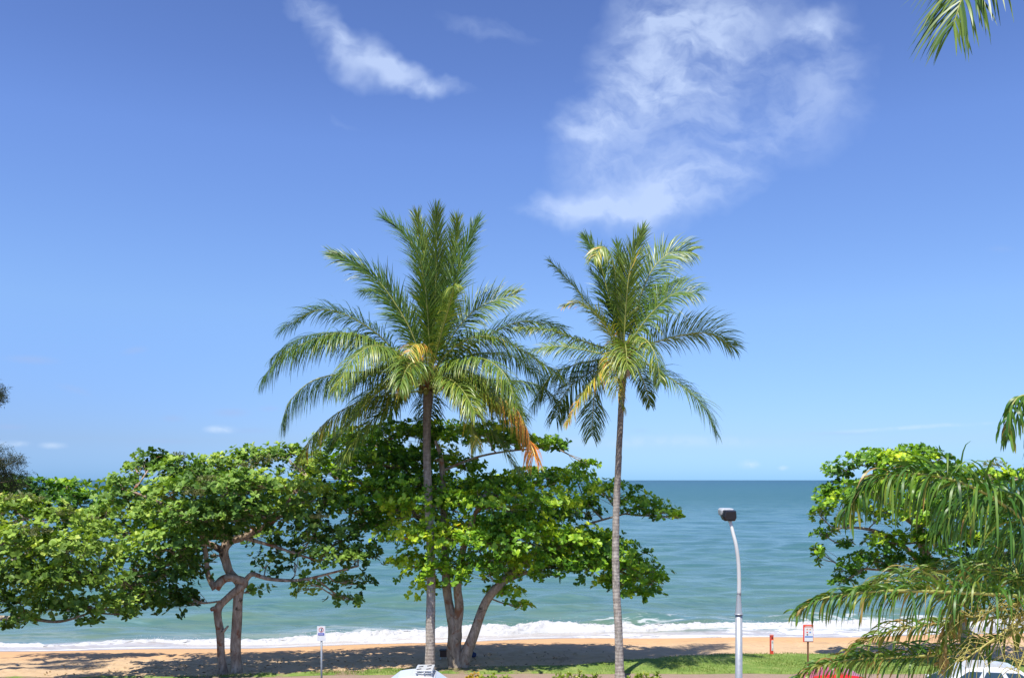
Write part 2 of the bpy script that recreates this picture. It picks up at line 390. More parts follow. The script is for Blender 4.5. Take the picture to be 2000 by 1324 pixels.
tag(mb.build('bay_markings', m_simple('road_paint', (.75, .75, .72), .7)), kind='structure')

# ------------------------------------------------------------------ sea
ZS = -1.2
xs = axis(-45, 60, .3, (-24000, 24000), 1.12); ys = [41.0]
while ys[-1] < 24000: ys.append(ys[-1]+max(.16, (ys[-1]-41)*.009+.0) if ys[-1] < 400 else ys[-1]*1.05)
ys = np.array(ys); X, Y, f = grid(xs, ys)
sd = Y-shore_y(np.clip(X, -60, 60)); H = 0*X
step = np.interp(Y, ys, np.gradient(ys))
prng = np.random.default_rng(5)
for k in range(34):
    L = 1.0*(1.10**k)*.85+.2; ang = prng.normal(0, .42); kk = 2*math.pi/L; ph = prng.uniform(0, 6.28)
    A = .0092*L**.85*(1.0 if L < 6 else .55)
    fade = np.clip((L/np.maximum(step, 1e-6)-3)/4, 0, 1)*np.clip((L/.3-3)/3, .0, 1)
    mod = .35+1.3*vnoise(np.stack([X/(L*5)+k*3.1, Y/(L*2.5), 0*X+k], -1))
    s_ = np.sin(kk*(X*math.sin(ang)+Y*math.cos(ang))+ph); H += A*fade*mod*(s_+.35*(s_*s_-.5))
H *= np.clip(sd/5.0, 0.04, 1)
# a low second swell behind the breaker
for (d0, hh, wdt, x0, x1) in ((5.5, .16, .9, 4, 40), (9.5, .2, 1.5, -30, -2), (13, .16, 1.6, 5, 30), (19, .14, 2.0, -20, 10)):
    q = (sd-d0-.9*np.sin(X*.17+d0))/wdt; H += hh*np.exp(-q*q)*np.clip((X-x0)/5, 0, 1)*np.clip((x1-X)/5, 0, 1)
Z = ZS+H
m, t = material('sea_water')
pos = t.node('ShaderNodeNewGeometry').outputs['Position']
sh = t.node('ShaderNodeAttribute', attribute_name='shore').outputs['Fac']
mp = t.node('ShaderNodeMapping', {0: pos, 3: (.35, 1, 1)}).outputs[0]
big_ = t.noise(mp, .06, 5, .6, .3); med = t.noise(mp, .7, 6, .62, .2); fin = t.noise(mp, 3.5, 5, .65)
lg = t.m('LOGARITHM', t.m('MAXIMUM', sh, 1.0), 10.0)
lgn = t.m('ADD', lg, t.m('MULTIPLY', t.m('SUBTRACT', big_, .5), .5))
c = t.ramp(t.m('DIVIDE', lgn, 4.0), [(0, (.18, .21, .14)), (.17, (.125, .20, .14)), (.32, (.085, .18, .16)), (.5, (.052, .15, .165)), (.72, (.025, .115, .165)), (.9, (.012, .075, .15))])
c = t.mix(t.rng(med, .42, .68, 0, .5), c, (.13, .25, .26))
patch = t.noise(t.node('ShaderNodeMapping', {0: pos, 3: (.02, .12, 1)}).outputs[0], 1.0, 6, .65, .3)
c = t.mix(t.rng(patch, .4, .62, 0, .4), c, t.mix(.5, c, (.02, .09, .12)))
fl = t.noise(t.node('ShaderNodeMapping', {0: pos, 3: (.3, 1.3, 1)}).outputs[0], 1.1, 7, .7, .4)
c = t.mix(t.m('MULTIPLY', t.rng(fl, .46, .60), .42), c, (.035, .12, .14))
fl2 = t.noise(t.node('ShaderNodeMapping', {0: pos, 3: (.35, 1.5, 1)}).outputs[0], .45, 7, .75, .3)
c = t.mix(t.m('MULTIPLY', t.rng(fl2, .52, .64), .40), c, (.16, .29, .33))
# foam
fm = t.noise(t.node('ShaderNodeMapping', {0: pos, 3: (.45, 1, 1)}).outputs[0], 1.5, 8, .68, .8)
fm2 = t.noise(t.node('ShaderNodeMapping', {0: pos, 3: (.3, 1, 1)}).outputs[0], .35, 4, .5, .4)
zone = t.rng(sh, 9.0, 3.0, 0, 1)
foam = t.m('MULTIPLY', t.rng(t.m('ADD', fm, t.m('MULTIPLY', zone, .17)), .60, .68), t.rng(fm2, .42, .52))
foam = t.m('MULTIPLY', foam, t.rng(sh, 8.5, 3.5))
foam = t.m('MULTIPLY', foam, t.rng(t.node('ShaderNodeSeparateXYZ', {0: pos}).outputs[0], -14, -2, .12, 1))
wash = t.m('MULTIPLY', t.rng(t.noise(t.node('ShaderNodeMapping', {0: pos, 3: (.3, 1, 1)}).outputs[0], 3.2, 7, .7, 1.2), .44, .56), t.rng(sh, 2.4, 1.4, 0, .35))
edge = t.rng(t.m('ABSOLUTE', t.m('ADD', t.m('SUBTRACT', sh, .25), t.m('MULTIPLY', t.m('SUBTRACT', med, .5), 1.2))), .16, .02, 0, .9)
rawf = t.m('MAXIMUM', t.m('MAXIMUM', foam, wash), edge)
caps = t.m('MULTIPLY', t.rng(t.noise(mp, .9, 7, .7, .5), .735, .76), t.rng(sh, 20, 60))
rawf = t.m('MAXIMUM', rawf, caps)
c = t.mix(t.rng(sh, 2.4, 1.2, 0, .85), c, (.42, .37, .34))
c = t.mix(rawf, c, (.62, .64, .66))
hb = t.m('ADD', t.m('MULTIPLY', med, .7), t.m('MULTIPLY', fin, .22))
bs = t.rng(sh, 0, 14, .12, .95)
n_ = bump(t, hb, bs, .22)
far_ = t.noise(t.node('ShaderNodeMapping', {0: pos, 3: (.12, .5, 1)}).outputs[0], .35, 6, .7)
n_ = bump(t, far_, t.rng(sh, 40, 300, 0, 1.0), 1.9, n_)
finish(t, principled(t, c, t.m('MAXIMUM', t.rng(sh, 15, 400, .15, .40), t.m('MULTIPLY', rawf, .7)), .22, n_, IOR=1.30))
M_sea = m
tag(nobj('sea', np.stack([X, Y, Z], -1), f, M_sea, attrs={'shore': ('POINT', sd)}, smooth=True), kind='structure')

# breaking wave
wx = np.arange(-34, 52, .055); prof = np.linspace(0, 1, 44)
hx = np.interp(wx, [-34, -20, -12, -7, -2, 2, 8, 14, 22, 52], [.08, .10, .15, .32, .42, .37, .29, .22, .24, .2])
dx_ = np.interp(wx, [-34, -20, -7, 0, 6, 12, 20, 52], [.9, .9, .9, 1.3, 1.9, 2.3, 2.4, 2.4])
X = np.repeat(wx[:, None], 44, 1); T = np.repeat(prof[None], len(wx), 0)
c1 = np.stack([X*.9, X*0+4.1, X*0], -1); hm = hx[:, None]*(.62+.75*fbm(c1*1.3, 1, 4))
thick = .7+1.1*vnoise(c1*.45)
Yw = shore_y(X)+dx_[:, None]+.5*(fbm(c1*.5, 1, 3)-.5)*2+T*thick*1.5
pr = np.where(T < .42, np.sin(np.clip(T/.42, 0, 1)*math.pi/2)**.8, np.cos(np.clip((T-.42)/.58, 0, 1)*math.pi/2)**1.2)
q = np.stack([X, Yw, T*2], -1)
nz = (fbm(q*2.6, 1, 4)-.5)
Zw = ZS-.12+hm*pr+.12*pr+nz*(.16+.5*hm)*pr**.4
Yw = Yw+(fbm(q*3.1+9, 1, 3)-.5)*.45*pr
i = np.arange(X.size).reshape(X.shape)
f = np.stack([i[:-1, :-1], i[1:, :-1], i[1:, 1:], i[:-1, 1:]], -1).reshape(-1, 4)
V_ = np.stack([X, Yw, Zw], -1).reshape(-1, 3)
ns = 900; sx_ = rng.uniform(-20, 30, ns); j = np.clip(((sx_+34)/.055).astype(int), 0, len(wx)-1)
sy_ = Yw[j, 16]+rng.normal(0, .3, ns); sz_ = Zw[j, 16]+np.abs(rng.normal(0, .09, ns))
r_ = rng.uniform(.006, .018, ns)[:, None]; ctr = np.stack([sx_, sy_, sz_], -1)
tv = np.array([[1, 1, 1], [-1, -1, 1], [-1, 1, -1], [1, -1, -1]]); tf = np.array([[0, 1, 2], [0, 3, 1], [0, 2, 3], [1, 3, 2]])
dv = (ctr[:, None]+tv[None]*r_[:, :, None]).reshape(-1, 3)
b0 = len(V_); faces = [tuple(a) for a in f.tolist()]+[(b0+4*a+x_, b0+4*a+y_, b0+4*a+z_) for a in range(ns) for x_, y_, z_ in tf.tolist()]
m, t = material('sea_foam')
pos = t.node('ShaderNodeNewGeometry').outputs['Position']
n = t.noise(pos, 3.0, 7, .7, .5)
c = t.mix(t.rng(n, .36, .24), (.52, .53, .54), (.30, .28, .25))
finish(t, principled(t, c, .75, .2, bump(t, t.noise(pos, 9, 6, .7), .6, .06)))
tag(nobj('surf', np.vstack([V_, dv]), faces, m, smooth=True), 'white foaming wave breaking along the whole beach', 'surf', kind='stuff')

# ------------------------------------------------------------------ broadleaf trees
def unit(a): return a/(np.linalg.norm(a, axis=-1, keepdims=True)+1e-9)
LEAF = np.array([[0, 0, 0], [.42, .20, .05], [.80, .27, .03], [1.0, 0, -.05], [.80, -.27, .03], [.42, -.20, .05]])
LF = np.array([[0, 3, 2, 1], [0, 5, 4, 3]])
def rosettes(cen, axis_, size, nl=8, tone=None, spread=(.1, .9), wide=1.0):
    """whorls of obovate leaves round each twig tip"""
    n = len(cen); cen = np.repeat(cen, nl, 0); ax = unit(np.repeat(axis_, nl, 0)); tone = np.repeat(tone, nl)+rng.normal(0, .07, n*nl)
    ref = unit(rng.normal(size=(n*nl, 3))); a = unit(np.cross(ax, ref))
    el_ = rng.uniform(spread[0], spread[1], n*nl)[:, None]
    d = unit(a*np.cos(el_)+ax*np.sin(el_)+np.array([0, 0, -.12])); nrm = unit(ax*np.cos(el_)-a*np.sin(el_)); side = unit(np.cross(nrm, d)); nrm = np.cross(d, side)
    sz = (np.repeat(size, nl)*rng.uniform(.7, 1.2, n*nl))[:, None, None]
    L = LEAF*np.array([1, wide, 1])
    v = cen[:, None]+sz*(L[None, :, 0:1]*d[:, None]+L[None, :, 1:2]*side[:, None]+L[None, :, 2:3]*nrm[:, None])
    f = (LF[None]+np.arange(n*nl)[:, None, None]*6).reshape(-1, 4)
    return v.reshape(-1, 3), f, np.repeat(tone, 2)

def broad_tree(name, label, cat, base, stems, pads, d0, lmat, bmat, density=1.0, leafsize=.20, tone0=.42, group=None, flowers=(), shift=0.0, dens_m2=18.5):
    root = empty(name, base); tag(root, label, cat, group)
    tb = MB(); nodes = []
    for s_ in stems:
        pts = spline([np.append(P(a[0], a[1], d0+a[2]), a[3]) for a in s_], max(8, 6*len(s_)))
        tb.tube(pts[:, :3], pts[:, 3], 14, wob=.10)
        nodes += [p[:3] for p in pts[len(pts)//3:]]
    tb.build('trunk', bmat, root, smooth=True)
    nodes = np.array(nodes); nodes = nodes[nodes[:, 2] > 2.6]; bb = MB(); V_, F_, T_ = [], [], []; off = 0
    for pd in pads:
        px, py, rx, ry, dd = pd[:5]; dd += shift; dn = pd[5] if len(pd) > 5 else 1.0
        d = d0+dd; c = P(px, py, d); ax = rx*d/F; az = ry*d/F; ay = min(max(ax*.85, .5), 2.2)
        area = ax*ay*3.1+az*(ax+ay)*2
        n = int(area*dens_m2*density*dn)+4
        u = unit(rng.normal(size=(n*3, 3))); u[:, 2] = np.where(rng.random(n*3) < .55, np.abs(u[:, 2]), u[:, 2])
        rad = rng.random(n*3)**.33*rng.choice([1.0, 1.0, 1.12, 1.22], n*3)
        q = c+u*rad[:, None]*np.array([ax, ay, az])*(.78+.44*vnoise(unit(u)*1.6+px*.37))[:, None]
        keep = (fbm(q*np.array([1, 1, 1.8]), .95, 3) < .69)
        q, u2 = q[keep][:n], u[keep][:n]
        if not len(q): continue
        axs = unit(u2*np.array([1, 1, .6])*.8+np.array([0, 0, .75])+rng.normal(0, .25, (len(q), 3)))
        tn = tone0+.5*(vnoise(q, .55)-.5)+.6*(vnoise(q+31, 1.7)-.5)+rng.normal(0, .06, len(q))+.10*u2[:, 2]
        v, f_, t_ = rosettes(q, axs, rng.uniform(.8, 1.15, len(q))*leafsize, 8, tn)
        V_.append(v); F_.append(f_+off); T_.append(t_); off += len(v)
        # branch to the pad and twigs inside it
        k = np.argmin(np.linalg.norm((nodes-c)*np.array([1, 1, 1.6]), axis=1)+np.maximum(nodes[:, 2]-c[2], 0)*1.5); s0 = nodes[k]
        L = np.linalg.norm(c-s0); mid = (s0+c)/2+rng.normal(0, .10, 3)*L*.8+np.array([0, 0, -.05*L])
        pts = spline([s0, mid, c], 8); r0 = min(.022+.008*L, .065); bb.tube(pts, np.linspace(r0, .016, 8), 7, wob=.1)
        for j in range(min(len(q), int(8+area*1.0))):
            e = q[rng.integers(len(q))]; s1 = pts[rng.integers(3, 8)]; md = (s1+e)/2+rng.normal(0, .07, 3)
            bb.tube(spline([s1, md, e], 5), np.linspace(.012, .005, 5), 5)
    bb.build('branches', bmat, root, smooth=True)
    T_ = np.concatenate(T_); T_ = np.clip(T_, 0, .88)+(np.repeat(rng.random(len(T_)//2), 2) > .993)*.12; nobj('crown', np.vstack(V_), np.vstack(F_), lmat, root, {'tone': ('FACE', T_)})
    for (px, py, rx, ry, dd) in flowers:
        d = d0+dd; c = P(px, py, d); n = int(rx*ry*.22)
        q = c+unit(rng.normal(size=(n, 3)))*(rng.random(n)**.4)[:, None]*np.array([rx, rx, ry])*d/F
        v, f_, t_ = rosettes(q, unit(rng.normal(0, .3, (n, 3))+np.array([0, 0, 1])), np.full(n, .12), 7, rng.random(n), (.3, 1.4), .35)
        nobj('flower_clump', v, f_, M_flower, root, {'tone': ('FACE', np.clip(t_, 0, 1))})
    return root

# centre almond
padsC = [(680, 870, 80, 26, 1), (770, 853, 90, 26, -.5), (860, 848, 75, 24, 1), (950, 848, 70, 20, 0), (1000, 862, 60, 14, .5), (1035, 866, 70, 12, 1), (1085, 871, 28, 9, .5),
 (640, 925, 70, 24, 0), (740, 905, 95, 30, -1.5), (830, 900, 70, 32, -1), (895, 915, 50, 22, 0), (800, 945, 90, 22, -2),
 (965, 948, 65, 17, -.5), (1050, 938, 80, 22, -1), (1125, 935, 50, 24, 0), (1142, 906, 22, 7, 0), (1190, 962, 55, 21, -1), (1245, 988, 50, 20, -.5), (1290, 1002, 36, 12, -1), (1322, 1008, 13, 7, -1),
 (655, 985, 60, 24, -1), (740, 985, 80, 30, -2), (850, 985, 80, 34, -2.5), (960, 990, 90, 36, -3), (1060, 985, 75, 32, -2), (1130, 992, 50, 24, 0),
 (720, 1035, 60, 24, -1), (800, 1050, 75, 32, -2.5), (900, 1060, 90, 38, -3.2), (1010, 1055, 90, 38, -3), (1110, 1058, 80, 32, -2), (1190, 1075, 60, 32, -1.5), (1240, 1110, 50, 38, -2), (1275, 1140, 26, 26, -1.5),
 (800, 1105, 45, 26, -2.5), (860, 1115, 60, 32, -3), (950, 1115, 70, 30, -3), (1050, 1105, 75, 30, -2.5), (1140, 1112, 55, 26, -2), (1185, 1138, 28, 16, -1), (835, 1150, 35, 18, -2.4), (985, 1158, 42, 16, -2), (1022, 1184, 17, 7, -1.5), (1225, 1145, 34, 18, -1.6),
 (760, 900, 90, 26, 2), (900, 960, 100, 26, 2.2), (1050, 1010, 90, 26, 2), (780, 1010, 90, 26, 2), (1150, 1060, 60, 24, 1.8), (900, 1040, 90, 26, 2.4), (1190, 1110, 60, 30, .5), (1250, 1130, 50, 28, .5), (1100, 1080, 80, 30, .5), (1255, 1160, 30, 12, -1), (1000, 1090, 80, 30, .6), (700, 960, 80, 26, 1), (980, 1030, 90, 26, .5)]
stemsC = [[(893, 1312, 0, .46), (890, 1298, 0, .33), (887, 1265, 0, .27), (888, 1235, 0, .25), (880, 1195, 0, .17), (873, 1150, .1, .16), (869, 1080, 0, .14), (866, 980, 0, .12), (862, 900, 0, .09), (850, 860, 0, .05)],
 [(890, 1250, 0, .22), (893, 1215, -.05, .18), (897, 1180, -.1, .17), (894, 1140, -.3, .15), (905, 1070, -.8, .12), (930, 1000, -1.2, .08), (950, 960, -1, .05)],
 [(900, 1312, -.1, .34), (908, 1285, -.1, .24), (922, 1245, -.1, .19), (937, 1205, -.2, .17), (952, 1170, -.4, .16), (972, 1145, -.6, .15), (1005, 1112, .2, .11), (1060, 1070, 1.2, .08), (1130, 1030, 2, .055), (1220, 1003, 2.2, .03)],
 [(869, 1060, 0, .10), (820, 1010, 1, .07), (760, 970, 2, .055), (700, 940, 2, .04)],
 [(866, 960, 0, .08), (800, 925, 1.5, .05), (760, 880, 2, .04), (720, 868, 2.3, .03)],
 [(862, 920, 0, .06), (930, 893, 1.5, .045), (1000, 880, 2.4, .035), (1080, 873, 2.6, .02)],
 [(972, 1150, -.6, .10), (1000, 1130, .4, .07), (1080, 1105, 1.5, .05), (1200, 1110, 2, .03)]]
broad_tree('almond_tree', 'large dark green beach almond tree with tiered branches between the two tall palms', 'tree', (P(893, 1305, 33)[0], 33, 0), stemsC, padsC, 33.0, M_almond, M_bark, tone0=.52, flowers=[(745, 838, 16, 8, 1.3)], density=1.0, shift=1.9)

# left almond with bent trunks
padsB = [(225, 945, 45, 18, -1), (265, 915, 32, 16, 0), (300, 895, 34, 15, 0), (350, 920, 60, 24, -1), (425, 912, 60, 25, 0), (495, 898, 60, 22, 0), (560, 892, 45, 22, 0), (605, 905, 40, 24, 0),
 (235, 970, 60, 16, -1), (330, 962, 70, 26, -2), (420, 955, 80, 32, -2.5), (510, 950, 70, 32, -2), (585, 960, 60, 30, -1), (635, 985, 40, 28, 0),
 (300, 1015, 60, 26, -1.5), (380, 1010, 70, 32, -3), (465, 1005, 60, 28, -2), (560, 1015, 55, 22, -1), (615, 1040, 45, 24, -1), (665, 1050, 45, 22, -.6),
 (240, 1045, 50, 30, -1.5), (320, 1070, 70, 38, -3), (365, 1060, 40, 32, -2.5), (255, 1105, 50, 30, -2), (330, 1125, 50, 32, -2.5), (290, 1165, 52, 18, -2), (360, 1170, 32, 18, -1.5), (240, 1150, 36, 24, -1),
 (540, 1065, 40, 20, 0, .5), (575, 1098, 50, 28, 0, .4), (520, 1105, 40, 26, 0, .35), (645, 1090, 60, 30, -1, .9), (700, 1090, 50, 30, -.5, .9), (620, 1145, 50, 18, -.5, .5), (690, 1140, 45, 22, 0, .6), (660, 1170, 24, 10, 0, .5), (700, 1170, 14, 10, 0, .6),
 (430, 1045, 40, 18, 1.2, .6), (320, 1000, 90, 26, 1.8), (500, 960, 100, 26, 2), (400, 940, 90, 26, 1.5), (560, 1000, 60, 24, 2), (395, 1090, 30, 30, 1.0, .6), (350, 1100, 50, 40, .8), (280, 1140, 50, 30, .8), (420, 1000, 70, 26, 1.5), (250, 1185, 34, 14, -1), (500, 1150, 26, 10, 0, .35), (470, 1000, 60, 24, -2.6), (400, 1035, 45, 18, -1.8, .8), (350, 1040, 50, 30, .5), (200, 1010, 50, 26, -.5), (600, 1060, 40, 20, .5, .7), (455, 1020, 60, 20, -1.6), (425, 1048, 30, 16, -1.6, .8), (505, 1050, 50, 22, .6, .6), (330, 1178, 55, 20, -1.2), (385, 1120, 28, 30, -1, .8)]
stemsB = [[(436, 1320, 0, .20), (434, 1300, 0, .16), (432, 1269, 0, .135), (429, 1232, 0, .145), (426, 1208, 0, .135), (426, 1188, 0, .15), (438, 1173, 0, .13), (454, 1159, 0, .135), (470, 1147, 0, .15), (476, 1136, 0, .15), (462, 1130, -.1, .14), (448, 1127, -.2, .15), (434, 1133, -.25, .15), (421, 1148, -.3, .17)],
 [(421, 1149, -.3, .14), (411, 1134, -.3, .10), (405, 1115, -.3, .09), (402, 1085, -.3, .085), (398, 1060, -.3, .08), (380, 1020, -.6, .06), (350, 980, -.8, .04)],
 [(461, 1320, .1, .24), (461, 1290, .1, .19), (461, 1252, .1, .185), (463, 1201, .1, .175), (465, 1168, .1, .17), (468, 1140, .15, .16), (448, 1117, .2, .15), (441, 1095, .2, .16), (438, 1072, .2, .17), (450, 1056, .2, .15), (473, 1049, .2, .13), (508, 1032, .1, .11), (540, 1011, 0, .09), (570, 970, 0, .06), (600, 930, 0, .04)],
 [(438, 1078, .2, .13), (418, 1066, .1, .12), (402, 1056, 0, .10), (390, 1025, 0, .08), (330, 990, -.5, .06), (260, 960, -.7, .04)],
 [(440, 1070, .2, .12), (435, 1030, .2, .10), (430, 980, .2, .08), (450, 930, .2, .05)],
 [(474, 1140, 0, .10), (491, 1121, 0, .085), (510, 1126, 0, .075), (526, 1130, 0, .07), (561, 1133, 0, .06), (596, 1131, 0, .05), (648, 1118, 0, .04), (700, 1105, 0, .03)],
 [(473, 1049, .2, .08), (520, 1062, .1, .06), (570, 1078, 0, .045), (620, 1095, 0, .03)],
 [(428, 1236, 0, .08), (436, 1232, -.05, .06), (446, 1222, -.1, .03)], [(427, 1190, 0, .10), (418, 1188, -.05, .09), (412, 1190, -.05, .07)],
 [(400, 1060, -.3, .07), (350, 1090, -.9, .05), (290, 1120, -1.2, .035), (240, 1130, -1.2, .02)]]
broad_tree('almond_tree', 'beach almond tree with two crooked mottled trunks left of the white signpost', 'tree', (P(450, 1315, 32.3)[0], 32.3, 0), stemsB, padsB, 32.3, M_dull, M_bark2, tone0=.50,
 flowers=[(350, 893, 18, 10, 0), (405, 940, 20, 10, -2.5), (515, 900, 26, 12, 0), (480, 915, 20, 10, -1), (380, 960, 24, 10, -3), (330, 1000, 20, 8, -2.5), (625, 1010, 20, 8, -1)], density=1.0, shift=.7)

# far left pale tree, nearer
padsA = [(30, 995, 60, 26, 0), (110, 1015, 55, 24, -.5), (175, 1035, 50, 20, 0), (40, 1060, 70, 36, -1.5), (130, 1075, 70, 36, -1.5), (195, 1078, 42, 34, -.5), (40, 1125, 70, 36, -1.5), (130, 1135, 70, 36, -1.5), (200, 1135, 42, 34, -1),
 (40, 1180, 60, 26, -1), (170, 1185, 62, 20, -1), (8, 1220, 18, 9, -1), (50, 1210, 26, 12, -1), (232, 1180, 34, 18, -.5), (252, 1200, 18, 9, -.5), (120, 1190, 50, 18, -1), (-60, 1050, 80, 60, 0), (-60, 1140, 80, 50, 0), (80, 1080, 90, 40, 1.5), (100, 1140, 90, 30, 1.5), (172, 1215, 16, 8, -1)]
stemsA = [[(-90, 1380, 0, .26), (-92, 1280, 0, .20), (-80, 1200, 0, .17), (-40, 1140, 0, .14), (20, 1100, -.3, .10), (80, 1070, -.5, .06)], [(-80, 1200, 0, .12), (-20, 1205, -.2, .09), (56, 1208, -.4, .06), (116, 1213, -.5, .045), (180, 1195, -.6, .03)], [(-60, 1160, 0, .12), (-20, 1080, 0, .09), (60, 1020, 0, .05)], [(20, 1100, -.3, .08), (100, 1120, -.6, .06), (190, 1120, -.6, .03)]]
broad_tree('almond_tree', 'pale yellow-green leafy tree filling the lower left corner, its trunk out of sight', 'tree', (P(-90, 1370, 28)[0], 28, 0), stemsA, padsA, 28.0, M_yellow, M_bark, tone0=.50, leafsize=.175, density=1.35, flowers=[(40, 975, 40, 10, 0), (120, 1000, 30, 8, -.5), (180, 1020, 26, 8, 0), (60, 1040, 40, 10, -1.5)])

# dark tree behind it
padsA2 = [(20, 955, 50, 22, 0), (70, 952, 45, 20, -.5), (130, 950, 40, 15, 0), (100, 975, 70, 16, -.5), (165, 972, 34, 12, 0), (200, 985, 26, 9, 0), (30, 990, 60, 18, -.5), (-40, 960, 60, 30, 0), (130, 1003, 60, 12, 0), (210, 1010, 30, 10, 0), (185, 1003, 30, 8, 0)]
stemsA2 = [[(-60, 1285, 0, .24), (-55, 1180, 0, .18), (-40, 1080, 0, .14), (-10, 1010, 0, .10), (60, 980, 0, .06), (130, 972, 0, .03)], [(-20, 1040, 0, .09), (60, 1010, 0, .06), (160, 1000, 0, .03)]]
broad_tree('almond_tree', 'deep green almond tree behind the pale tree, below the short strip of horizon at left', 'tree', (P(-60, 1277, 35.5)[0], 35.5, 0), stemsA2, padsA2, 35.5, M_almond, M_bark, tone0=.36, density=1.0)

# right almond
padsD = [(1780, 884, 50, 13, 0), (1700, 898, 55, 20, 0), (1640, 920, 38, 20, 0), (1755, 905, 70, 22, -1), (1850, 922, 60, 15, 0), (1920, 932, 55, 15, 0), (1985, 932, 45, 16, 0), (1612, 962, 26, 20, 0), (1600, 1005, 22, 14, 0), (1645, 985, 45, 30, -1),
 (1612, 1045, 20, 12, 0), (1600, 1078, 10, 18, 0), (1650, 1062, 18, 8, 0, .7), (1715, 965, 75, 36, -2), (1815, 965, 80, 36, -2), (1915, 980, 80, 40, -2), (1990, 1000, 60, 40, -1), (1650, 1020, 26, 10, 0, .8), (1740, 1060, 60, 20, -1), (1700, 1095, 55, 16, -1), (1665, 1118, 32, 12, 0),
 (1850, 1055, 80, 34, -2), (1950, 1065, 70, 40, -2), (1640, 1138, 26, 8, 0), (1780, 1100, 60, 18, -1), (1900, 1120, 60, 26, -1), (1985, 1140, 50, 30, -1), (2060, 1000, 70, 60, 0), (2060, 1100, 70, 50, 0), (1830, 1010, 70, 26, -2.4), (1720, 1010, 40, 20, -1, .7),
 (1900, 1000, 90, 30, 2), (1760, 950, 90, 26, 2), (1830, 900, 36, 12, 0)]
stemsD = [[(1900, 1310, 0, .34), (1895, 1270, 0, .26), (1870, 1200, 0, .22), (1830, 1130, 0, .20), (1800, 1060, 0, .17), (1792, 1010, 0, .13), (1775, 950, 0, .08), (1750, 905, 0, .04)],
 [(1815, 1130, 0, .14), (1780, 1080, -.3, .10), (1720, 1040, -.5, .07), (1650, 1030, -.3, .04), (1612, 1045, 0, .02)], [(1800, 1070, 0, .12), (1860, 1010, -.3, .10), (1920, 960, -.3, .07), (1990, 935, 0, .04)],
 [(1795, 1030, 0, .11), (1740, 990, -.5, .08), (1680, 950, -.3, .06), (1625, 940, 0, .03)], [(1830, 1170, 0, .12), (1900, 1110, -.5, .1), (1990, 1070, -.5, .06)], [(1825, 1160, 0, .1), (1770, 1120, -.4, .07), (1690, 1110, -.4, .04)]]
broad_tree('almond_tree', 'bright green almond tree at the right edge behind the long drooping palm leaves', 'tree', (P(1900, 1295, 34.3)[0], 34.3, 0), stemsD, padsD, 34.3, M_almond, M_bark, tone0=.44, density=.95,
 flowers=[(1740, 888, 22, 10, 0), (1940, 908, 26, 9, 0), (1690, 900, 16, 7, 0), (1640, 925, 14, 7, 0)])

# feathery tree at the left edge
def feathery():
    d = 31.0; root = empty('casuarina_tree', (P(-150, 1328, d)[0], d, 0)); tag(root, 'grey-green feathery tree whose branch tips enter at the left edge', 'tree')
    tb = MB(); tips = []
    trunk = spline([P(-150, 1330, d), P(-148, 1150, d), P(-140, 1000, d), P(-135, 850, d), P(-130, 700, d)], 20); tb.tube(trunk, np.linspace(.24, .05, 20), 12, wob=.1)
    for (a, b, c_, dd) in [((-145, 1040), (-60, 950), (30, 900), 0), ((-145, 1040), (-50, 960), (38, 935), .5), ((-140, 900), (-60, 800), (4, 768), 0), ((-142, 1000), (-70, 930), (10, 895), -.6), ((-140, 980), (-100, 900), (-40, 870), 1), ((-136, 860), (-90, 760), (-50, 720), .5), ((-138, 920), (-190, 820), (-240, 800), 0), ((-135, 780), (-180, 700), (-200, 680), .6), ((-132, 720), (-100, 660), (-90, 640), 0), ((-144, 1000), (-210, 950), (-250, 930), -.5)]:
        pts = spline([P(*a, d), P(*b, d+dd/2), P(*c_, d+dd)], 10); tb.tube(pts, np.linspace(.07, .012, 10), 6)
        for q in pts[4:]:
            for k in range(8): tips.append(q+rng.normal(0, .17, 3))
    tb.build('trunk', M_bark, root, smooth=True)
    tips = np.array([q for q in tips if not (q[0] > P(6, 0, d)[0] and q[2] > P(0, 860, d)[2]) and not q[0] > P(38, 0, d)[0]]); n = len(tips); k = 90
    c_ = np.repeat(tips, k, 0)+rng.normal(0, .10, (n*k, 3)); dr = unit(rng.normal(size=(n*k, 3))+np.array([0, 0, -.5])); L = rng.uniform(.06, .17, (n*k, 1)); sd_ = unit(np.cross(dr, rng.normal(size=(n*k, 3))))*.009
    v = np.stack([c_-sd_, c_+sd_, c_+dr*L], 1).reshape(-1, 3)
    nobj('crown', v, np.arange(len(v)).reshape(-1, 3), M_needle, root, {'tone': ('FACE', rng.random(n*k))})
feathery()

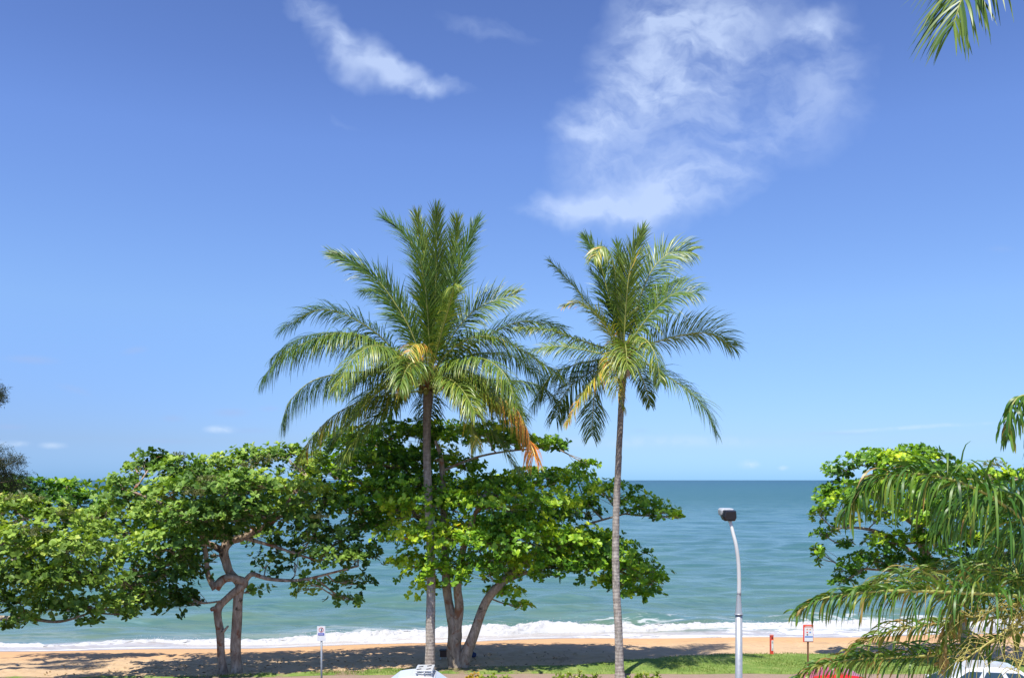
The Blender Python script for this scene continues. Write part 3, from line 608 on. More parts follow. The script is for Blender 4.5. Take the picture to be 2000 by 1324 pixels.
# ------------------------------------------------------------------ palms
def frond_mesh(pts, r0=.035, n=74, ll=.85, lw=.034, droop=1.0, tone=(.4, .4), bare=.14, vee=.35, seg=5, sweep=.55, curl=0.0, twist=0.0, tvar=.07, tipdry=0.0, tipshort=0.0, upv=None, jit=.10, clump=0.0):
    """pts: rachis control points (world). returns (verts, faces, tones) of leaflets and the rachis tube"""
    c = spline(pts, 40); seglen = np.r_[0, np.cumsum(np.linalg.norm(np.diff(c, axis=0), axis=1))]; Ltot = seglen[-1]
    V_, F_, T_ = [], [], []; off = 0
    roll = rng.normal(0, .3)
    for i in range(n):
        s_ = bare+(1-bare)*(i+rng.uniform(-.3, .3))/(n-1); s_ = min(max(s_, bare), .998)
        at = s_*Ltot; p = np.array([np.interp(at, seglen, c[:, k]) for k in range(3)])
        j = min(int(s_*38), 38); tn = c[j+1]-c[j]; tn /= np.linalg.norm(tn)
        up = np.array([0, 0, 1.0]) if upv is None else np.array(upv, float)
        sd_ = np.cross(tn, up); m_ = np.linalg.norm(sd_)
        if m_ < .25: sd_ = sd_+np.cross(tn, np.array([.25, 1.0, 0]))*.6; m_ = np.linalg.norm(sd_)
        sd_ = sd_/m_; nr = np.cross(sd_, tn)
        cr, sr = math.cos(roll), math.sin(roll); sd_, nr = sd_*cr+nr*sr, nr*cr-sd_*sr
        x = (s_-bare)/(1-bare); env = (.45+.55*min(1, x/.22))*(1-.52*max(0, (x-.55)/.45)**1.6)*(1-tipshort*x)
        for sgn in (-1, 1):
            L = ll*env*rng.uniform(.78, 1.12)
            sw = sweep+.55*x+rng.normal(0, jit); v_ = vee+rng.normal(0, jit*1.5)
            if clump: v_ += clump*rng.normal()
            d = sgn*sd_*math.cos(sw)*math.cos(v_)+tn*math.sin(sw)+nr*math.sin(v_); d /= np.linalg.norm(d)
            q = p.copy(); k = seg; prev = []
            dl = L/k; wdir = np.cross(d, nr); wdir = wdir/(np.linalg.norm(wdir)+1e-9)
            ph = rng.normal(0, .5); tw = wdir*math.cos(ph*.5)+nr*math.sin(ph*.5)
            dro = droop*rng.uniform(.6, 1.4); tws = rng.normal()
            if rng.random() < .05: L *= rng.uniform(.3, .7)
            for a in range(k+1):
                wd = lw*(1.0 if 0 < a < k-1 else (.55 if a == 0 else (.62 if a == k-1 else .06)))
                prev += [q-tw*wd/2, q+tw*wd/2]
                if a < k:
                    q = q+d*dl; tw = tw+np.cross(d, tw)*twist*tws; tw /= np.linalg.norm(tw); d = d+np.array([0, 0, -1.0])*dro*.62*(.45+.55*(a+1)/k)/1.6+(nr*curl*((a+1)/k)**2 if curl else 0); d /= np.linalg.norm(d)
            V_ += prev; F_ += [(off+2*a, off+2*a+1, off+2*a+3, off+2*a+2) for a in range(k)]
            tv_ = tone[0]+(tone[1]-tone[0])*x+rng.normal(0, tvar); dryt = tipdry*(rng.random() < .28); T_ += [min(1, max(0, tv_+.05*a/k+(dryt if a >= k-2 else 0))) for a in range(k)]
            off += 2*(k+1)
    rad = np.linspace(r0, .006, 40)
    return np.array(V_), np.array(F_), T_, c, rad

def add_frond(root, pts, name='frond', mat=None, rmat=None, label=None, **kw):
    v, f_, t_, c, rad = frond_mesh(pts, **kw)
    fr = nobj(name, v, f_, mat or M_coco, root, {'tone': ('FACE', t_)})
    if label: fr['label'] = label
    mb = MB(); mb.tube(c, rad, 6); st_ = mb.build('stalk', rmat or M_rachis, None, smooth=True)
    # stalk as a sub-part, in the palm's local frame
    st_.data.transform(Matrix.Translation(-Vector(root.location))); st_.parent = fr
    return fr

def palm_trunk(root, pts, rads, mat=M_ptrunk):
    c = spline([np.append(p, r) for p, r in zip(pts, rads)], 150)
    r = c[:, 3]*(1+.02*np.array([(i % 4 == 0) for i in range(150)])+rng.normal(0, .015, 150))
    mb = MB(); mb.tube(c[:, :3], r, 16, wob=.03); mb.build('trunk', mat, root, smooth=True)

def coco_palm(label, base, d0, tr, trr, centre, fronds, fill, group='tall coconut palms', nuts=True):
    root = empty('coconut_palm', base); tag(root, label, 'palm tree', group)
    palm_trunk(root, tr, trr)
    for fr in fronds:
        pts = [P(a[0], a[1], d0+a[2]) for a in fr['p']]
        L = sum(np.linalg.norm(pts[i+1]-pts[i]) for i in range(len(pts)-1))
        if fr.get('dr', .7) <= .5: pts = [pts[0]]+[pts[0]+(q-pts[0])*.945 for q in pts[1:]]
        kw = dict(n=int(28*L)+10, ll=1.28, lw=.029, tvar=.12, droop=fr.get('dr', .7)*1.15, tone=fr.get('t', (.38, .36)), vee=fr.get('v', .5-.42*fr.get('dr', .7)), sweep=fr.get('sw', .34), bare=fr.get('b', .13), label=fr.get('label'), clump=fr.get('c', .06))
        if fr.get('dr', .7) <= .5: kw.update(sweep=fr.get('sw', .78), ll=1.15, vee=.15, jit=.15)
        if 'll' in fr: kw['ll'] = fr['ll']*1.25
        if 'up' in fr: kw['upv'] = fr['up']
        add_frond(root, pts, **kw)
    for (az, el, L, t0, dr) in fill:     # fronds towards / away from the viewer
        a = R(az); c = np.array(centre); d = np.array([math.cos(a), math.sin(a), 0]); pts = [c+d*.1]
        for k in range(1, 5):
            s_ = k/4; pts.append(c+d*L*s_*math.cos(R(el))*(1-.12*s_)+np.array([0, 0, L*s_*math.sin(R(el))-dr*L*.62*s_*s_]))
        add_frond(root, pts, n=int(25*L)+8, ll=1.2, lw=.03, tvar=.12, droop=1.2, tone=(t0, t0), vee=.25, clump=.06)
    # crown base: fibre, sheaths, nuts
    mb = MB(); c = np.array(centre)
    for k in range(14):
        a = k*2.4; e = R(20+3.2*k); d = np.array([math.cos(a)*math.cos(e), math.sin(a)*math.cos(e), math.sin(e)])
        b_ = c+np.array([0, 0, -.45+.035*k]); mb.tube(spline([b_-d*.05, b_+d*.28, b_+d*.6+np.array([0, 0, .05])], 6), [.10, .085, .07, .055, .045, .035], 7)
    mb.build('leaf_sheaths', M_fibre, root, smooth=True)
    if nuts:
        for k in range(5):
            a = k*1.35+.4; p = c+np.array([math.cos(a)*.27, math.sin(a)*.27, -.34-.05*(k % 2)]); mb = MB()
            mb.tube([p+np.array([0, 0, q]) for q in (-.13, -.10, -.05, .01, .07, .12, .14)], [.01, .06, .095, .105, .09, .05, .01], 10); mb.build('coconut', M_nut, root, smooth=True)
    return root

dL = 32.0; CL = P(837, 745, dL)
gr, yl = (.36, .34), (.62, .72)
FL = [dict(p=[(838, 740, 0), (838, 663, -.2), (829, 545, -.5), (814, 482, -.4), (790, 445, -.2), (743, 408, .2)], dr=.35, t=(.45, .25), up=(.5, -1, .2)),
 dict(p=[(835, 740, 0), (806, 655, -.3), (778, 600, -.5), (735, 540, -.6), (692, 508, -.6), (640, 484, -.4)], dr=.45, t=(.3, .25), up=(.3, -1, .5)),
 dict(p=[(832, 745, 0), (780, 695, -.3), (735, 651, -.6), (675, 615, -.9), (620, 606, -1.1), (555, 640, -1.3)], dr=.8, t=(.35, .28)),
 dict(p=[(832, 748, 0), (770, 690, -.8), (700, 655, -1.6), (640, 655, -2.1), (560, 688, -2.5), (512, 740, -2.7)], dr=1.4, ll=1.15, t=(.5, .34)),
 dict(p=[(830, 750, 0), (780, 735, .5), (730, 668, 1), (665, 650, 1.3), (590, 660, 1.7), (530, 700, 2)], dr=1.3, t=(.34, .3)),
 dict(p=[(830, 755, 0), (760, 728, -.5), (676, 729, -1.1), (610, 744, -1.4), (566, 784, -1.5), (549, 830, -1.5)], dr=1.5, ll=1.15, t=(.42, .32)),
 dict(p=[(832, 762, 0), (786, 768, -.4), (716, 780, -.7), (657, 808, -.9), (614, 848, -1), (584, 892, -1)], dr=1.6, ll=1.1, t=(.55, .72)),
 dict(p=[(830, 758, 0), (790, 700, -1.2), (735, 675, -2.4), (690, 700, -3.1), (655, 760, -3.5)], dr=1.2, t=(.55, .5)),
 dict(p=[(836, 740, 0), (830, 690, -.8), (812, 672, -1.4), (795, 700, -1.9), (786, 765, -2.1)], dr=1.4, t=(.82, .70), ll=.7, label='yellowing frond hanging in front of the crown'),
 dict(p=[(840, 755, 0), (866, 752, -.5), (896, 770, -1.1), (916, 812, -1.4), (931, 872, -1.5)], dr=1.4, t=(.6, .68), ll=.75),
 dict(p=[(842, 757, 0), (890, 752, -.4), (943, 763, -.9), (1000, 790, -1.2), (1028, 835, -1.3), (1042, 890, -1.3)], dr=1.7, ll=1.15, t=(.62, 1.02), label='frond with orange dying leaflets at its tip'),
 dict(p=[(842, 752, 0), (900, 742, .3), (975, 742, .6), (1049, 752, .9), (1100, 792, 1.1)], dr=1.2, t=(.4, .5)),
 dict(p=[(842, 745, 0), (870, 694, -.4), (920, 660, -.9), (975, 662, -1.3), (1035, 694, -1.6), (1095, 735, -1.8)], dr=1.1, t=(.42, .5)),
 dict(p=[(842, 742, 0), (900, 690, .2), (971, 645, .4), (1030, 627, .5), (1098, 642, .5)], dr=.8, t=(.33, .42)),
 dict(p=[(842, 740, 0), (878, 665, .3), (920, 612, .5), (963, 588, .6), (1006, 578, .7)], dr=.6, t=(.36, .55), up=(-.2, -1, .7)),
 dict(p=[(841, 738, 0), (857, 655, -.1), (888, 552, -.3), (912, 475, -.3), (936, 420, -.2)], dr=.3, t=(.32, .25), up=(-.5, -1, .1)),
 dict(p=[(839, 735, 0), (847, 640, .1), (852, 540, .1), (853, 460, 0), (852, 396, 0)], dr=.2, t=(.4, .3), up=(.1, -1, 0)),
 dict(p=[(840, 735, 0), (855, 640, .4), (880, 520, .8), (892, 460, .9), (896, 418, .9)], dr=.3, t=(.38, .45), up=(-.3, -1, 0)),
 dict(p=[(838, 735, 0), (838, 640, .4), (832, 520, .7), (824, 460, .8), (813, 408, .9)], dr=.3, t=(.5, .55), up=(.3, -1, .1)),
 dict(p=[(840, 738, 0), (862, 650, -.8), (880, 590, -1.4), (888, 560, -2.0), (884, 560, -2.6)], dr=1.0, t=(.5, .55), ll=.7),
 dict(p=[(835, 742, 0), (800, 640, .7), (760, 585, 1.3), (730, 560, 1.7), (700, 560, 2.2)], dr=.5, t=(.3, .3)),
 dict(p=[(842, 745, 0), (900, 700, 1.0), (950, 690, 1.9), (1010, 700, 2.6), (1060, 740, 3.1)], dr=1.0, t=(.3, .34)),
 dict(p=[(842, 752, 0), (885, 715, -1.0), (940, 700, -2.0), (985, 730, -2.8), (1010, 790, -3.2)], dr=1.2, t=(.45, .5))]
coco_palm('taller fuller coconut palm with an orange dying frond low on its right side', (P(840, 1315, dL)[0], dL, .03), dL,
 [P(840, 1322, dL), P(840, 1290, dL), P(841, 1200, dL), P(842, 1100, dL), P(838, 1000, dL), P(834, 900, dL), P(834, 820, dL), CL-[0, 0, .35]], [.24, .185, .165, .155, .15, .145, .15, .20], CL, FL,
 [(-100, 30, 4.6, .45, 1.0), (-60, 10, 4.2, .52, .8), (-130, 5, 4.2, .55, .8), (80, 35, 4.8, .3, .9), (120, 15, 4.6, .28, .8), (50, 20, 4.6, .3, .8), (95, -10, 4, .3, .6), (180, -5, 4, .4, .8), (10, 0, 4.2, .4, .8), (200, -22, 3.8, .55, .6), (-20, -20, 4.0, .5, .7), (150, 18, 4.4, .3, .9), (30, 12, 4.4, .4, .9), (-45, 25, 4.2, .55, 1.0), (-140, 28, 4.2, .42, 1.0), (-15, 18, 4.2, .48, 1.0)])

dR = 31.0; CR = P(1219, 690, dR)
FR = [dict(p=[(1213, 685, 0), (1190, 640, .1), (1155, 600, .3), (1115, 552, .5), (1067, 502, .8)], dr=.5, t=(.3, .4), up=(.7, .2, .6), ll=.55),
 dict(p=[(1212, 688, 0), (1201, 668, -.4), (1165, 614, -.9), (1129, 588, -1.2), (1098, 590, -1.5)], dr=.5, t=(.66, .74), up=(-.3, -.2, 1), ll=.6, v=-.2),
 dict(p=[(1216, 682, 0), (1203, 640, .2), (1180, 545, .4), (1165, 492, .5), (1140, 456, .6)], dr=.4, t=(.3, .3), up=(.4, -1, .3), ll=.75),
 dict(p=[(1217, 682, 0), (1208, 620, -.2), (1199, 520, -.4), (1180, 482, -.7), (1160, 505, -1.0)], dr=.9, t=(.36, .6), up=(.4, -1, .3), ll=.75),
 dict(p=[(1219, 682, 0), (1220, 640, -.2), (1227, 547, -.4), (1238, 485, -.4), (1257, 438, -.3)], dr=.2, t=(.5, .36), up=(-.3, -1, .1), ll=.75),
 dict(p=[(1219, 682, 0), (1214, 620, -.1), (1213, 540, -.1), (1211, 500, 0), (1205, 470, .2)], dr=.3, t=(.45, .35), up=(.2, -1, .1), ll=.7),
 dict(p=[(1221, 682, 0), (1240, 620, .2), (1258, 560, .4), (1282, 516, .5), (1315, 492, .6), (1350, 492, .6)], dr=.6, t=(.32, .45), up=(-.5, -1, .6)),
 dict(p=[(1223, 684, 0), (1240, 655, -.3), (1274, 610, -.6), (1317, 574, -.9), (1360, 572, -1.1)], dr=.7, t=(.5, .3), up=(-.5, -.8, .8)),
 dict(p=[(1224, 690, 0), (1250, 680, -.2), (1281, 668, -.4), (1335, 654, -.7), (1385, 652, -.8), (1430, 678, -.9)], dr=.75, t=(.36, .42), v=.45),
 dict(p=[(1224, 696, 0), (1250, 704, -.2), (1295, 730, -.5), (1346, 765, -.7), (1378, 800, -.8), (1396, 840, -.8)], dr=.85, t=(.42, .38)),
 dict(p=[(1222, 688, 0), (1245, 660, -.7), (1266, 668, -1.3), (1282, 700, -1.7), (1290, 745, -1.9)], dr=1.3, t=(.5, .5), ll=.7),
 dict(p=[(1216, 692, 0), (1205, 690, -.8), (1198, 706, -1.4), (1203, 750, -1.7), (1220, 800, -1.8)], dr=1.2, t=(.72, .70), ll=.6, label='pale folded frond hanging beside the trunk'),
 dict(p=[(1214, 694, 0), (1190, 706, -.2), (1155, 745, -.4), (1128, 785, -.5), (1105, 828, -.6)], dr=1.3, t=(.66, .85), ll=.5),
 dict(p=[(1214, 694, 0), (1185, 712, .4), (1165, 755, .8), (1158, 805, 1), (1156, 850, 1.1)], dr=.8, t=(.25, .22), ll=.8),
 dict(p=[(1213, 690, 0), (1180, 680, -.2), (1129, 663, -.4), (1074, 645, -.6), (1015, 640, -.7)], dr=.9, t=(.36, .62), ll=.75),
 dict(p=[(1213, 692, 0), (1175, 690, .3), (1129, 681, .5), (1085, 676, .7), (1042, 684, .9)], dr=.9, t=(.42, .5), ll=.7),
 dict(p=[(1213, 695, 0), (1170, 703, .3), (1121, 713, .6), (1075, 735, .8), (1040, 790, .9)], dr=1.3, t=(.25, .22)),
 dict(p=[(1214, 697, 0), (1175, 715, .6), (1140, 735, 1.2), (1105, 765, 1.6), (1085, 815, 1.9)], dr=1.3, t=(.25, .25)),
 dict(p=[(1222, 684, 0), (1245, 630, .5), (1275, 590, 1), (1300, 560, 1.5), (1330, 550, 2)], dr=.6, t=(.3, .3)),
 dict(p=[(1218, 682, 0), (1195, 610, .5), (1175, 560, .9), (1150, 520, 1.3)], dr=.5, t=(.28, .28), ll=.7),
 dict(p=[(1223, 697, 0), (1245, 720, .5), (1262, 760, .9), (1270, 790, 1.1)], dr=.9, t=(.3, .3), ll=.5)]
baseR = P(1211, 1330, dR)
coco_palm('slimmer coconut palm on the right with a gently leaning bare trunk and sparser crown', (baseR[0], dR, .03), dR,
 [P(1211, 1335, dR), P(1210, 1300, dR), P(1208, 1230, dR), P(1203, 1130, dR), P(1203, 1020, dR), P(1208, 900, dR), P(1213, 800, dR), CR-[0, 0, .3]], [.21, .155, .14, .13, .12, .11, .105, .13], CR, FR,
 [(-95, 20, 3.0, .5, 1.0), (85, 30, 3.6, .3, .9)])
# pale bracts on the right palm are part of it
rp = [o for o in COL.objects if o.name.startswith('coconut_palm')][-1]
mb = MB()
for (a, b_) in (((1222, 700), (1229, 740)), ((1218, 690), (1200, 688)), ((1224, 702), (1238, 712)), ((1228, 716), (1224, 738))):
    p0, p1 = P(*a, dR-.25), P(*b_, dR-.35); mb.tube([p0, (p0+p1)/2+np.array([.02, 0, .03]), p1], [.05, .06, .02], 7)
mb.build('dry_bracts', M_bract, rp, smooth=True)

# near coconut palm above the top right corner
dN = 12.0; CN = P(2190, -330, dN)
FN = [dict(p=[(2190, -330, 0), (2100, -330, -.1), (2010, -230, -.2), (1940, -110, -.25), (1885, -15, -.3), (1862, 50, -.3)], dr=.6, t=(.45, .35), up=(-1, -.9, .5), v=.1, sw=.5)]
coco_palm('coconut palm outside the top right corner, only one hanging frond tip in view', (CN[0]+.5, dN+.2, .01), dN,
 [np.array([CN[0]+.5, dN+.2, -.1]), np.array([CN[0]+.5, dN+.2, 1]), np.array([CN[0]+.3, dN+.1, 7]), CN-[0, 0, .3]], [.24, .19, .15, .17], CN, FN,
 [(0, 30, 4.6, .4, .9), (40, 10, 4.6, .4, .8), (-30, 10, 4.6, .4, .8), (15, 60, 4.2, .4, .7), (80, 50, 3.8, .35, .6), (-75, 35, 4.2, .4, .9), (120, 62, 3.8, .4, .4), (-20, -15, 4, .5, .6), (60, -5, 3.4, .4, .6)], group='tall coconut palms')

# drooping feather palm, right foreground
dQ = 11.0; CQ = P(2085, 1165, dQ)
root = empty('feather_palm', (CQ[0], dQ, .0)); tag(root, 'nearby palm with long glossy drooping leaflets at the right edge', 'palm tree')
palm_trunk(root, [np.array([CQ[0], dQ, -.05]), np.array([CQ[0], dQ, .8]), np.array([CQ[0], dQ, 3]), CQ-[0, 0, .2]], [.22, .17, .15, .13])
QF = [([(2085, 1165, 0), (2030, 1050, -.1), (1960, 985, -.2), (1870, 940, -.4), (1770, 925, -.5), (1690, 950, -.6), (1655, 1000, -.6)], dict(n=150, ll=1.0, lw=.027, droop=1.9, tone=(.38, .5), vee=.45)),
      ([(2085, 1170, 0), (2000, 1165, -.2), (1905, 1158, -.4), (1755, 1153, -.6), (1670, 1158, -.7), (1606, 1169, -.8), (1556, 1195, -.8)], dict(n=150, ll=.74, lw=.025, droop=1.6, tone=(.5, .6), vee=.55)),
      ([(2085, 1180, 0), (1990, 1230, .2), (1880, 1272, .3), (1770, 1282, .3), (1660, 1288, .2), (1590, 1305, .1), (1545, 1335, 0)], dict(n=140, ll=.66, lw=.025, droop=1.3, tone=(.55, .68), vee=.5)),
      ([(2085, 1160, .2), (2040, 1040, .5), (1990, 980, .8), (1930, 960, 1.1), (1860, 990, 1.4), (1830, 1050, 1.5)], dict(n=120, ll=.95, lw=.027, droop=1.9, tone=(.3, .42), vee=.3)),
      ([(2085, 1165, 0), (2050, 1090, .7), (2000, 1060, 1.4), (1930, 1080, 2.1), (1890, 1150, 2.4)], dict(n=120, ll=.9, lw=.027, droop=1.8, tone=(.2, .35), vee=.3)),
      ([(2085, 1160, 0), (2095, 960, -.1), (2075, 830, -.3), (2040, 785, -.5), (2000, 772, -.6), (1975, 795, -.7), (1968, 850, -.75)], dict(n=80, ll=.85, lw=.033, droop=1.9, tone=(.3, .4), vee=.2)),
      ([(2085, 1175, 0), (1990, 1130, .8), (1900, 1110, 1.5), (1800, 1120, 2.0), (1720, 1135, 2.3), (1650, 1165, 2.5)], dict(n=120, ll=.7, lw=.025, droop=1.2, tone=(.62, .8), vee=.6)),
      ([(2090, 1165, 0), (2180, 1080, 0), (2290, 1060, .1), (2400, 1120, .2), (2470, 1230, .3)], dict(n=60, ll=.65, lw=.045, droop=1.3, tone=(.4, .5), vee=.4)),
      ([(2090, 1165, 0), (2140, 1060, .8), (2200, 1030, 1.7), (2260, 1100, 2.6)], dict(n=56, ll=.65, lw=.045, droop=1.3, tone=(.4, .5), vee=.4)),
      ([(2090, 1165, 0), (2150, 1080, -.7), (2230, 1070, -1.3), (2310, 1160, -2.0)], dict(n=56, ll=.65, lw=.045, droop=1.3, tone=(.4, .5), vee=.4)),
      ([(2085, 1185, .3), (1990, 1200, .6), (1860, 1215, .9), (1730, 1235, 1.1), (1625, 1290, 1.2)], dict(n=90, ll=.5, lw=.03, droop=1.2, tone=(.7, .92), vee=.5)),
      ([(1990, 1185, .1), (1935, 1150, .1), (1880, 1180, .0), (1850, 1240, .0), (1838, 1300, .0)], dict(n=44, ll=.42, lw=.035, droop=1.4, tone=(.7, .95), vee=.2))]
for pts, kw in QF:
    add_frond(root, [P(a, b_, dQ+c_) for a, b_, c_ in pts], mat=M_queen, r0=.03, seg=7, clump=.65, jit=.26, curl=-.12, twist=.45, tvar=.2, tipdry=.2, tipshort=.35, **kw)
# branching yellow flower stalks
for (a, b_, c_) in (((2060, 1185), (1990, 1215), (1880, 1290)), ((2060, 1180), (1985, 1180), (1900, 1205)), ((2070, 1195), (2020, 1250), (1985, 1310))):
    mb = MB(); c = spline([P(*a, dQ), P(*b_, dQ-.25), P(*c_, dQ-.4)], 26); mb.tube(c, np.linspace(.022, .008, 26), 6)
    for i in range(5, 26):
        for s_ in range(2):
            d = unit(rng.normal(size=3)*np.array([1, .8, .7])+np.array([-.5, 0, -.1])); L = rng.uniform(.22, .5); p0 = c[i]
            q = spline([p0, p0+d*L*.5+np.array([0, 0, .03]), p0+d*L+rng.normal(0, .05, 3)+np.array([0, 0, -.16])], 6)
            mb.tube(q, np.linspace(.0065, .003, 6), 4, cap=False)
    mb.build('flower_stalk', M_rachis2, root, smooth=True)

# ------------------------------------------------------------------ street lamp
M_galv = m_simple('galvanised_steel', (.42, .45, .47), .45, .5, .35, .12, 14)
M_white = m_simple('pale_painted_steel', (.62, .64, .63), .4, .5, 0, .06, 10)
M_black = m_simple('black_plastic', (.012, .012, .016), .35, .5, 0, .2, 10)
M_silver = m_simple('light_grey_casting', (.55, .58, .60), .4, .5, .3, .08, 10)
dS = 21.0; b = P(1443, 1320, dS); xp = b[0]
root = empty('street_lamp', (xp, dS, 0)); tag(root, 'tall grey street lamp with a curved white arm and black lamp head', 'street lamp')
zf = P(0, 1200, dS)[2]; zj = P(0, 1160, dS)[2]
mb = MB(); mb.tube([(xp, dS, 0), (xp, dS, 1.5), (xp, dS, zf)], [.088, .086, .082], 24); mb.build('pole', M_galv, root, smooth=True)
mb = MB(); mb.tube([(xp, dS, 0), (xp, dS, .02)], .17, 24); mb.build('base_plate', M_galv, root, bevel=.005)
mb = MB(); mb.tube([(xp, dS, zf), (xp, dS, zf+.03)], [.102, .102], 24); mb.tube([(xp, dS, zf+.03), (xp-.005, dS, zf+.06), (xp, dS, zj)], [.088, .080, .048], 24, cap=False); mb.build('joint_cone', M_galv, root, smooth=True)
mb = MB(); ap = spline([P(1443.5, 1162, dS), P(1443.5, 1130, dS), P(1442, 1097, dS), P(1437.5, 1064, dS), P(1432, 1042, dS+.05), P(1427.5, 1023, dS+.12), P(1424, 1012, dS+.2)], 30); mb.tube(ap, np.linspace(.050, .036, 30), 18); mb.build('arm', M_white, root, smooth=True)
mb = MB(); mb.tube([ap[-4], ap[-1]+(ap[-1]-ap[-4])*.3], .045, 16); mb.build('collar', M_silver, root, smooth=True)
# head: deep rounded casing reaching away over the road, tipped up
hc = P(1421, 1006, dS+.30)
def head_part(prof, yr, name, mat, bev):
    mb = MB(); vs = []; n = len(prof)
    for (yy, sc, dz) in yr:
        for (x, z) in prof: vs.append((hc[0]+x*sc, hc[1]+yy, hc[2]+z*sc+dz))
    fs = [(i*n+k, i*n+(k+1) % n, (i+1)*n+(k+1) % n, (i+1)*n+k) for i in range(len(yr)-1) for k in range(n)]+[tuple(range(n)), tuple((len(yr)-1)*n+k for k in range(n))]
    mb.add(vs, fs); o = mb.build(name, mat, root, bevel=bev); return o
prof = [(-.13, .125), (-.165, -.03), (-.125, -.13), (.125, -.13), (.165, -.05), (.15, .125)]
head_part(prof, [(-.30, .86, .0), (-.22, 1, 0), (.05, 1.0, .02)], 'lamp_casing', M_black, .02)
prof2 = [(-.185, .11), (-.175, -.01), (-.11, -.07), (.12, -.09), (.16, -.05), (.16, .10), (.13, .145), (-.14, .15)]
head_part(prof2, [(-.10, .9, .02), (.0, 1.0, .02), (.24, .96, .03), (.32, .8, .03)], 'lamp_hood', M_silver, .02)
mb = MB()
for sx_ in (-.07, .07): mb.box((hc[0]+sx_, hc[1]-.27, hc[2]-.10), (.035, .03, .03))
mb.build('clamp_bolts', M_silver, root, bevel=.004)

# ------------------------------------------------------------------ signs
M_sw = m_simple('white_sign_face', (.80, .80, .80), .4, .4, 0, .03)
M_sb = m_simple('sign_blue', (.10, .12, .50), .45)
M_sk = m_simple('sign_black', (.03, .03, .03), .5)
M_sr = m_simple('sign_red', (.78, .07, .045), .45, .5, 0, .12)
M_sbl = m_simple('sign_light_blue', (.08, .25, .65), .45)
M_sor = m_simple('sign_orange', (.75, .35, .12), .5)
M_brown = m_simple('brown_post_paint', (.20, .085, .045), .6)
d = 28.0; p = P(628, 1222, d); x = p[0]; z1 = p[2]
root = empty('pole_sign', (x, d, 0)); tag(root, 'small white regulation sign on a thin grey pole left of the tall palm', 'sign')
mb = MB(); mb.tube([(x, d, 0), (x, d, z1-.03)], .031, 14); mb.build('pole', M_galv, root, smooth=True)
mb = MB(); mb.box((x, d-.042, z1-.23), (.26, .012, .46)); mb.build('sign_panel', M_sw, root, bevel=.004)
def ring(mb, c, r, w_, y, n=28):
    vs = []; 
    for k in range(n):
        a = 2*math.pi*k/n
        for rr in (r, r-w_):
            for yy in (y, y+.003): vs.append((c[0]+math.cos(a)*rr, yy, c[1]+math.sin(a)*rr))
    fs = []
    for k in range(n):
        a, b_ = k*4, ((k+1) % n)*4; fs += [(a, b_, b_+2, a+2), (a+1, a+3, b_+3, b_+1), (a, a+1, b_+1, b_), (a+2, b_+2, b_+3, a+3)]
    mb.add(vs, fs)
mb = MB(); ring(mb, (x, z1-.11), .075, .012, d-.0535); mb.build('prohibition_ring', M_sr, root)
mb = MB(); mb.tube([(x+.03, d-.054, z1-.06), (x-.005, d-.054, z1-.10), (x+.025, d-.054, z1-.12), (x-.02, d-.054, z1-.16)], .008, 6); mb.box((x+.035, d-.054, z1-.05), (.02, .005, .02)); mb.build('figure_symbol', M_sk, root)
mb = MB(); mb.box((x, d-.0515, z1-.245), (.19, .006, .07)); bl = mb.build('blue_band', M_sb, root)
mb = MB()
for k in range(5): mb.box((x-.055+.027*k, d-.056, z1-.245), (.012, .002, .03))
mb.build('lettering', M_sw, root)

d = 33.2; p = P(1578, 1219, d); x = p[0]; z1 = p[2]; gz = .03
root = empty('warning_sign', (x, d, gz)); tag(root, 'beach safety sign with red heading and blue stripe on a brown post on the lawn', 'sign')
mb = MB(); mb.box((x, d, (z1-.03+gz)/2), (.055, .055, z1-.03-gz)); mb.build('post', M_brown, root, bevel=.005)
mb = MB(); mb.box((x-.004, d-.045, z1-.32), (.385, .03, .65)); mb.build('sign_frame', M_sr, root, bevel=.012)
mb = MB(); mb.box((x+.01, d-.064, z1-.355), (.325, .012, .52)); fc = mb.build('sign_panel', M_sw, root, bevel=.004)
mb = MB(); mb.box((x+.01, d-.064, z1-.052), (.325, .012, .07)); mb.build('heading_panel', m_simple('heading_orange_red', (.75, .16, .08), .45), root)
mb = MB()
for k in range(7): mb.box((x-.10+.037*k, d-.0715, z1-.052), (.018, .003, .028))
mb.build('heading_lettering', M_sw, root)
mb = MB(); mb.box((x+.01, d-.0715, z1-.445), (.305, .003, .045)); mb.build('blue_stripe', M_sbl, root)
for (ox, oz, mt, nm) in ((-.06, -.17, M_sor, 'hazard_symbol'), (.05, -.17, M_sor, 'hazard_symbol'), (-.06, -.28, M_sr, 'hazard_symbol'), (.05, -.28, M_sbl, 'hazard_symbol'), (-.055, -.37, M_sk, 'hazard_symbol')):
    mb = MB(); r = .036; mb.add([(x+.01+ox-r, d-.0715, z1+oz), (x+.01+ox, d-.0715, z1+oz-r), (x+.01+ox+r, d-.0715, z1+oz), (x+.01+ox, d-.0715, z1+oz+r), (x+.01+ox, d-.0745, z1+oz)], [(0, 1, 4), (1, 2, 4), (2, 3, 4), (3, 0, 4), (3, 2, 1, 0)]); mb.build(nm, mt, root)

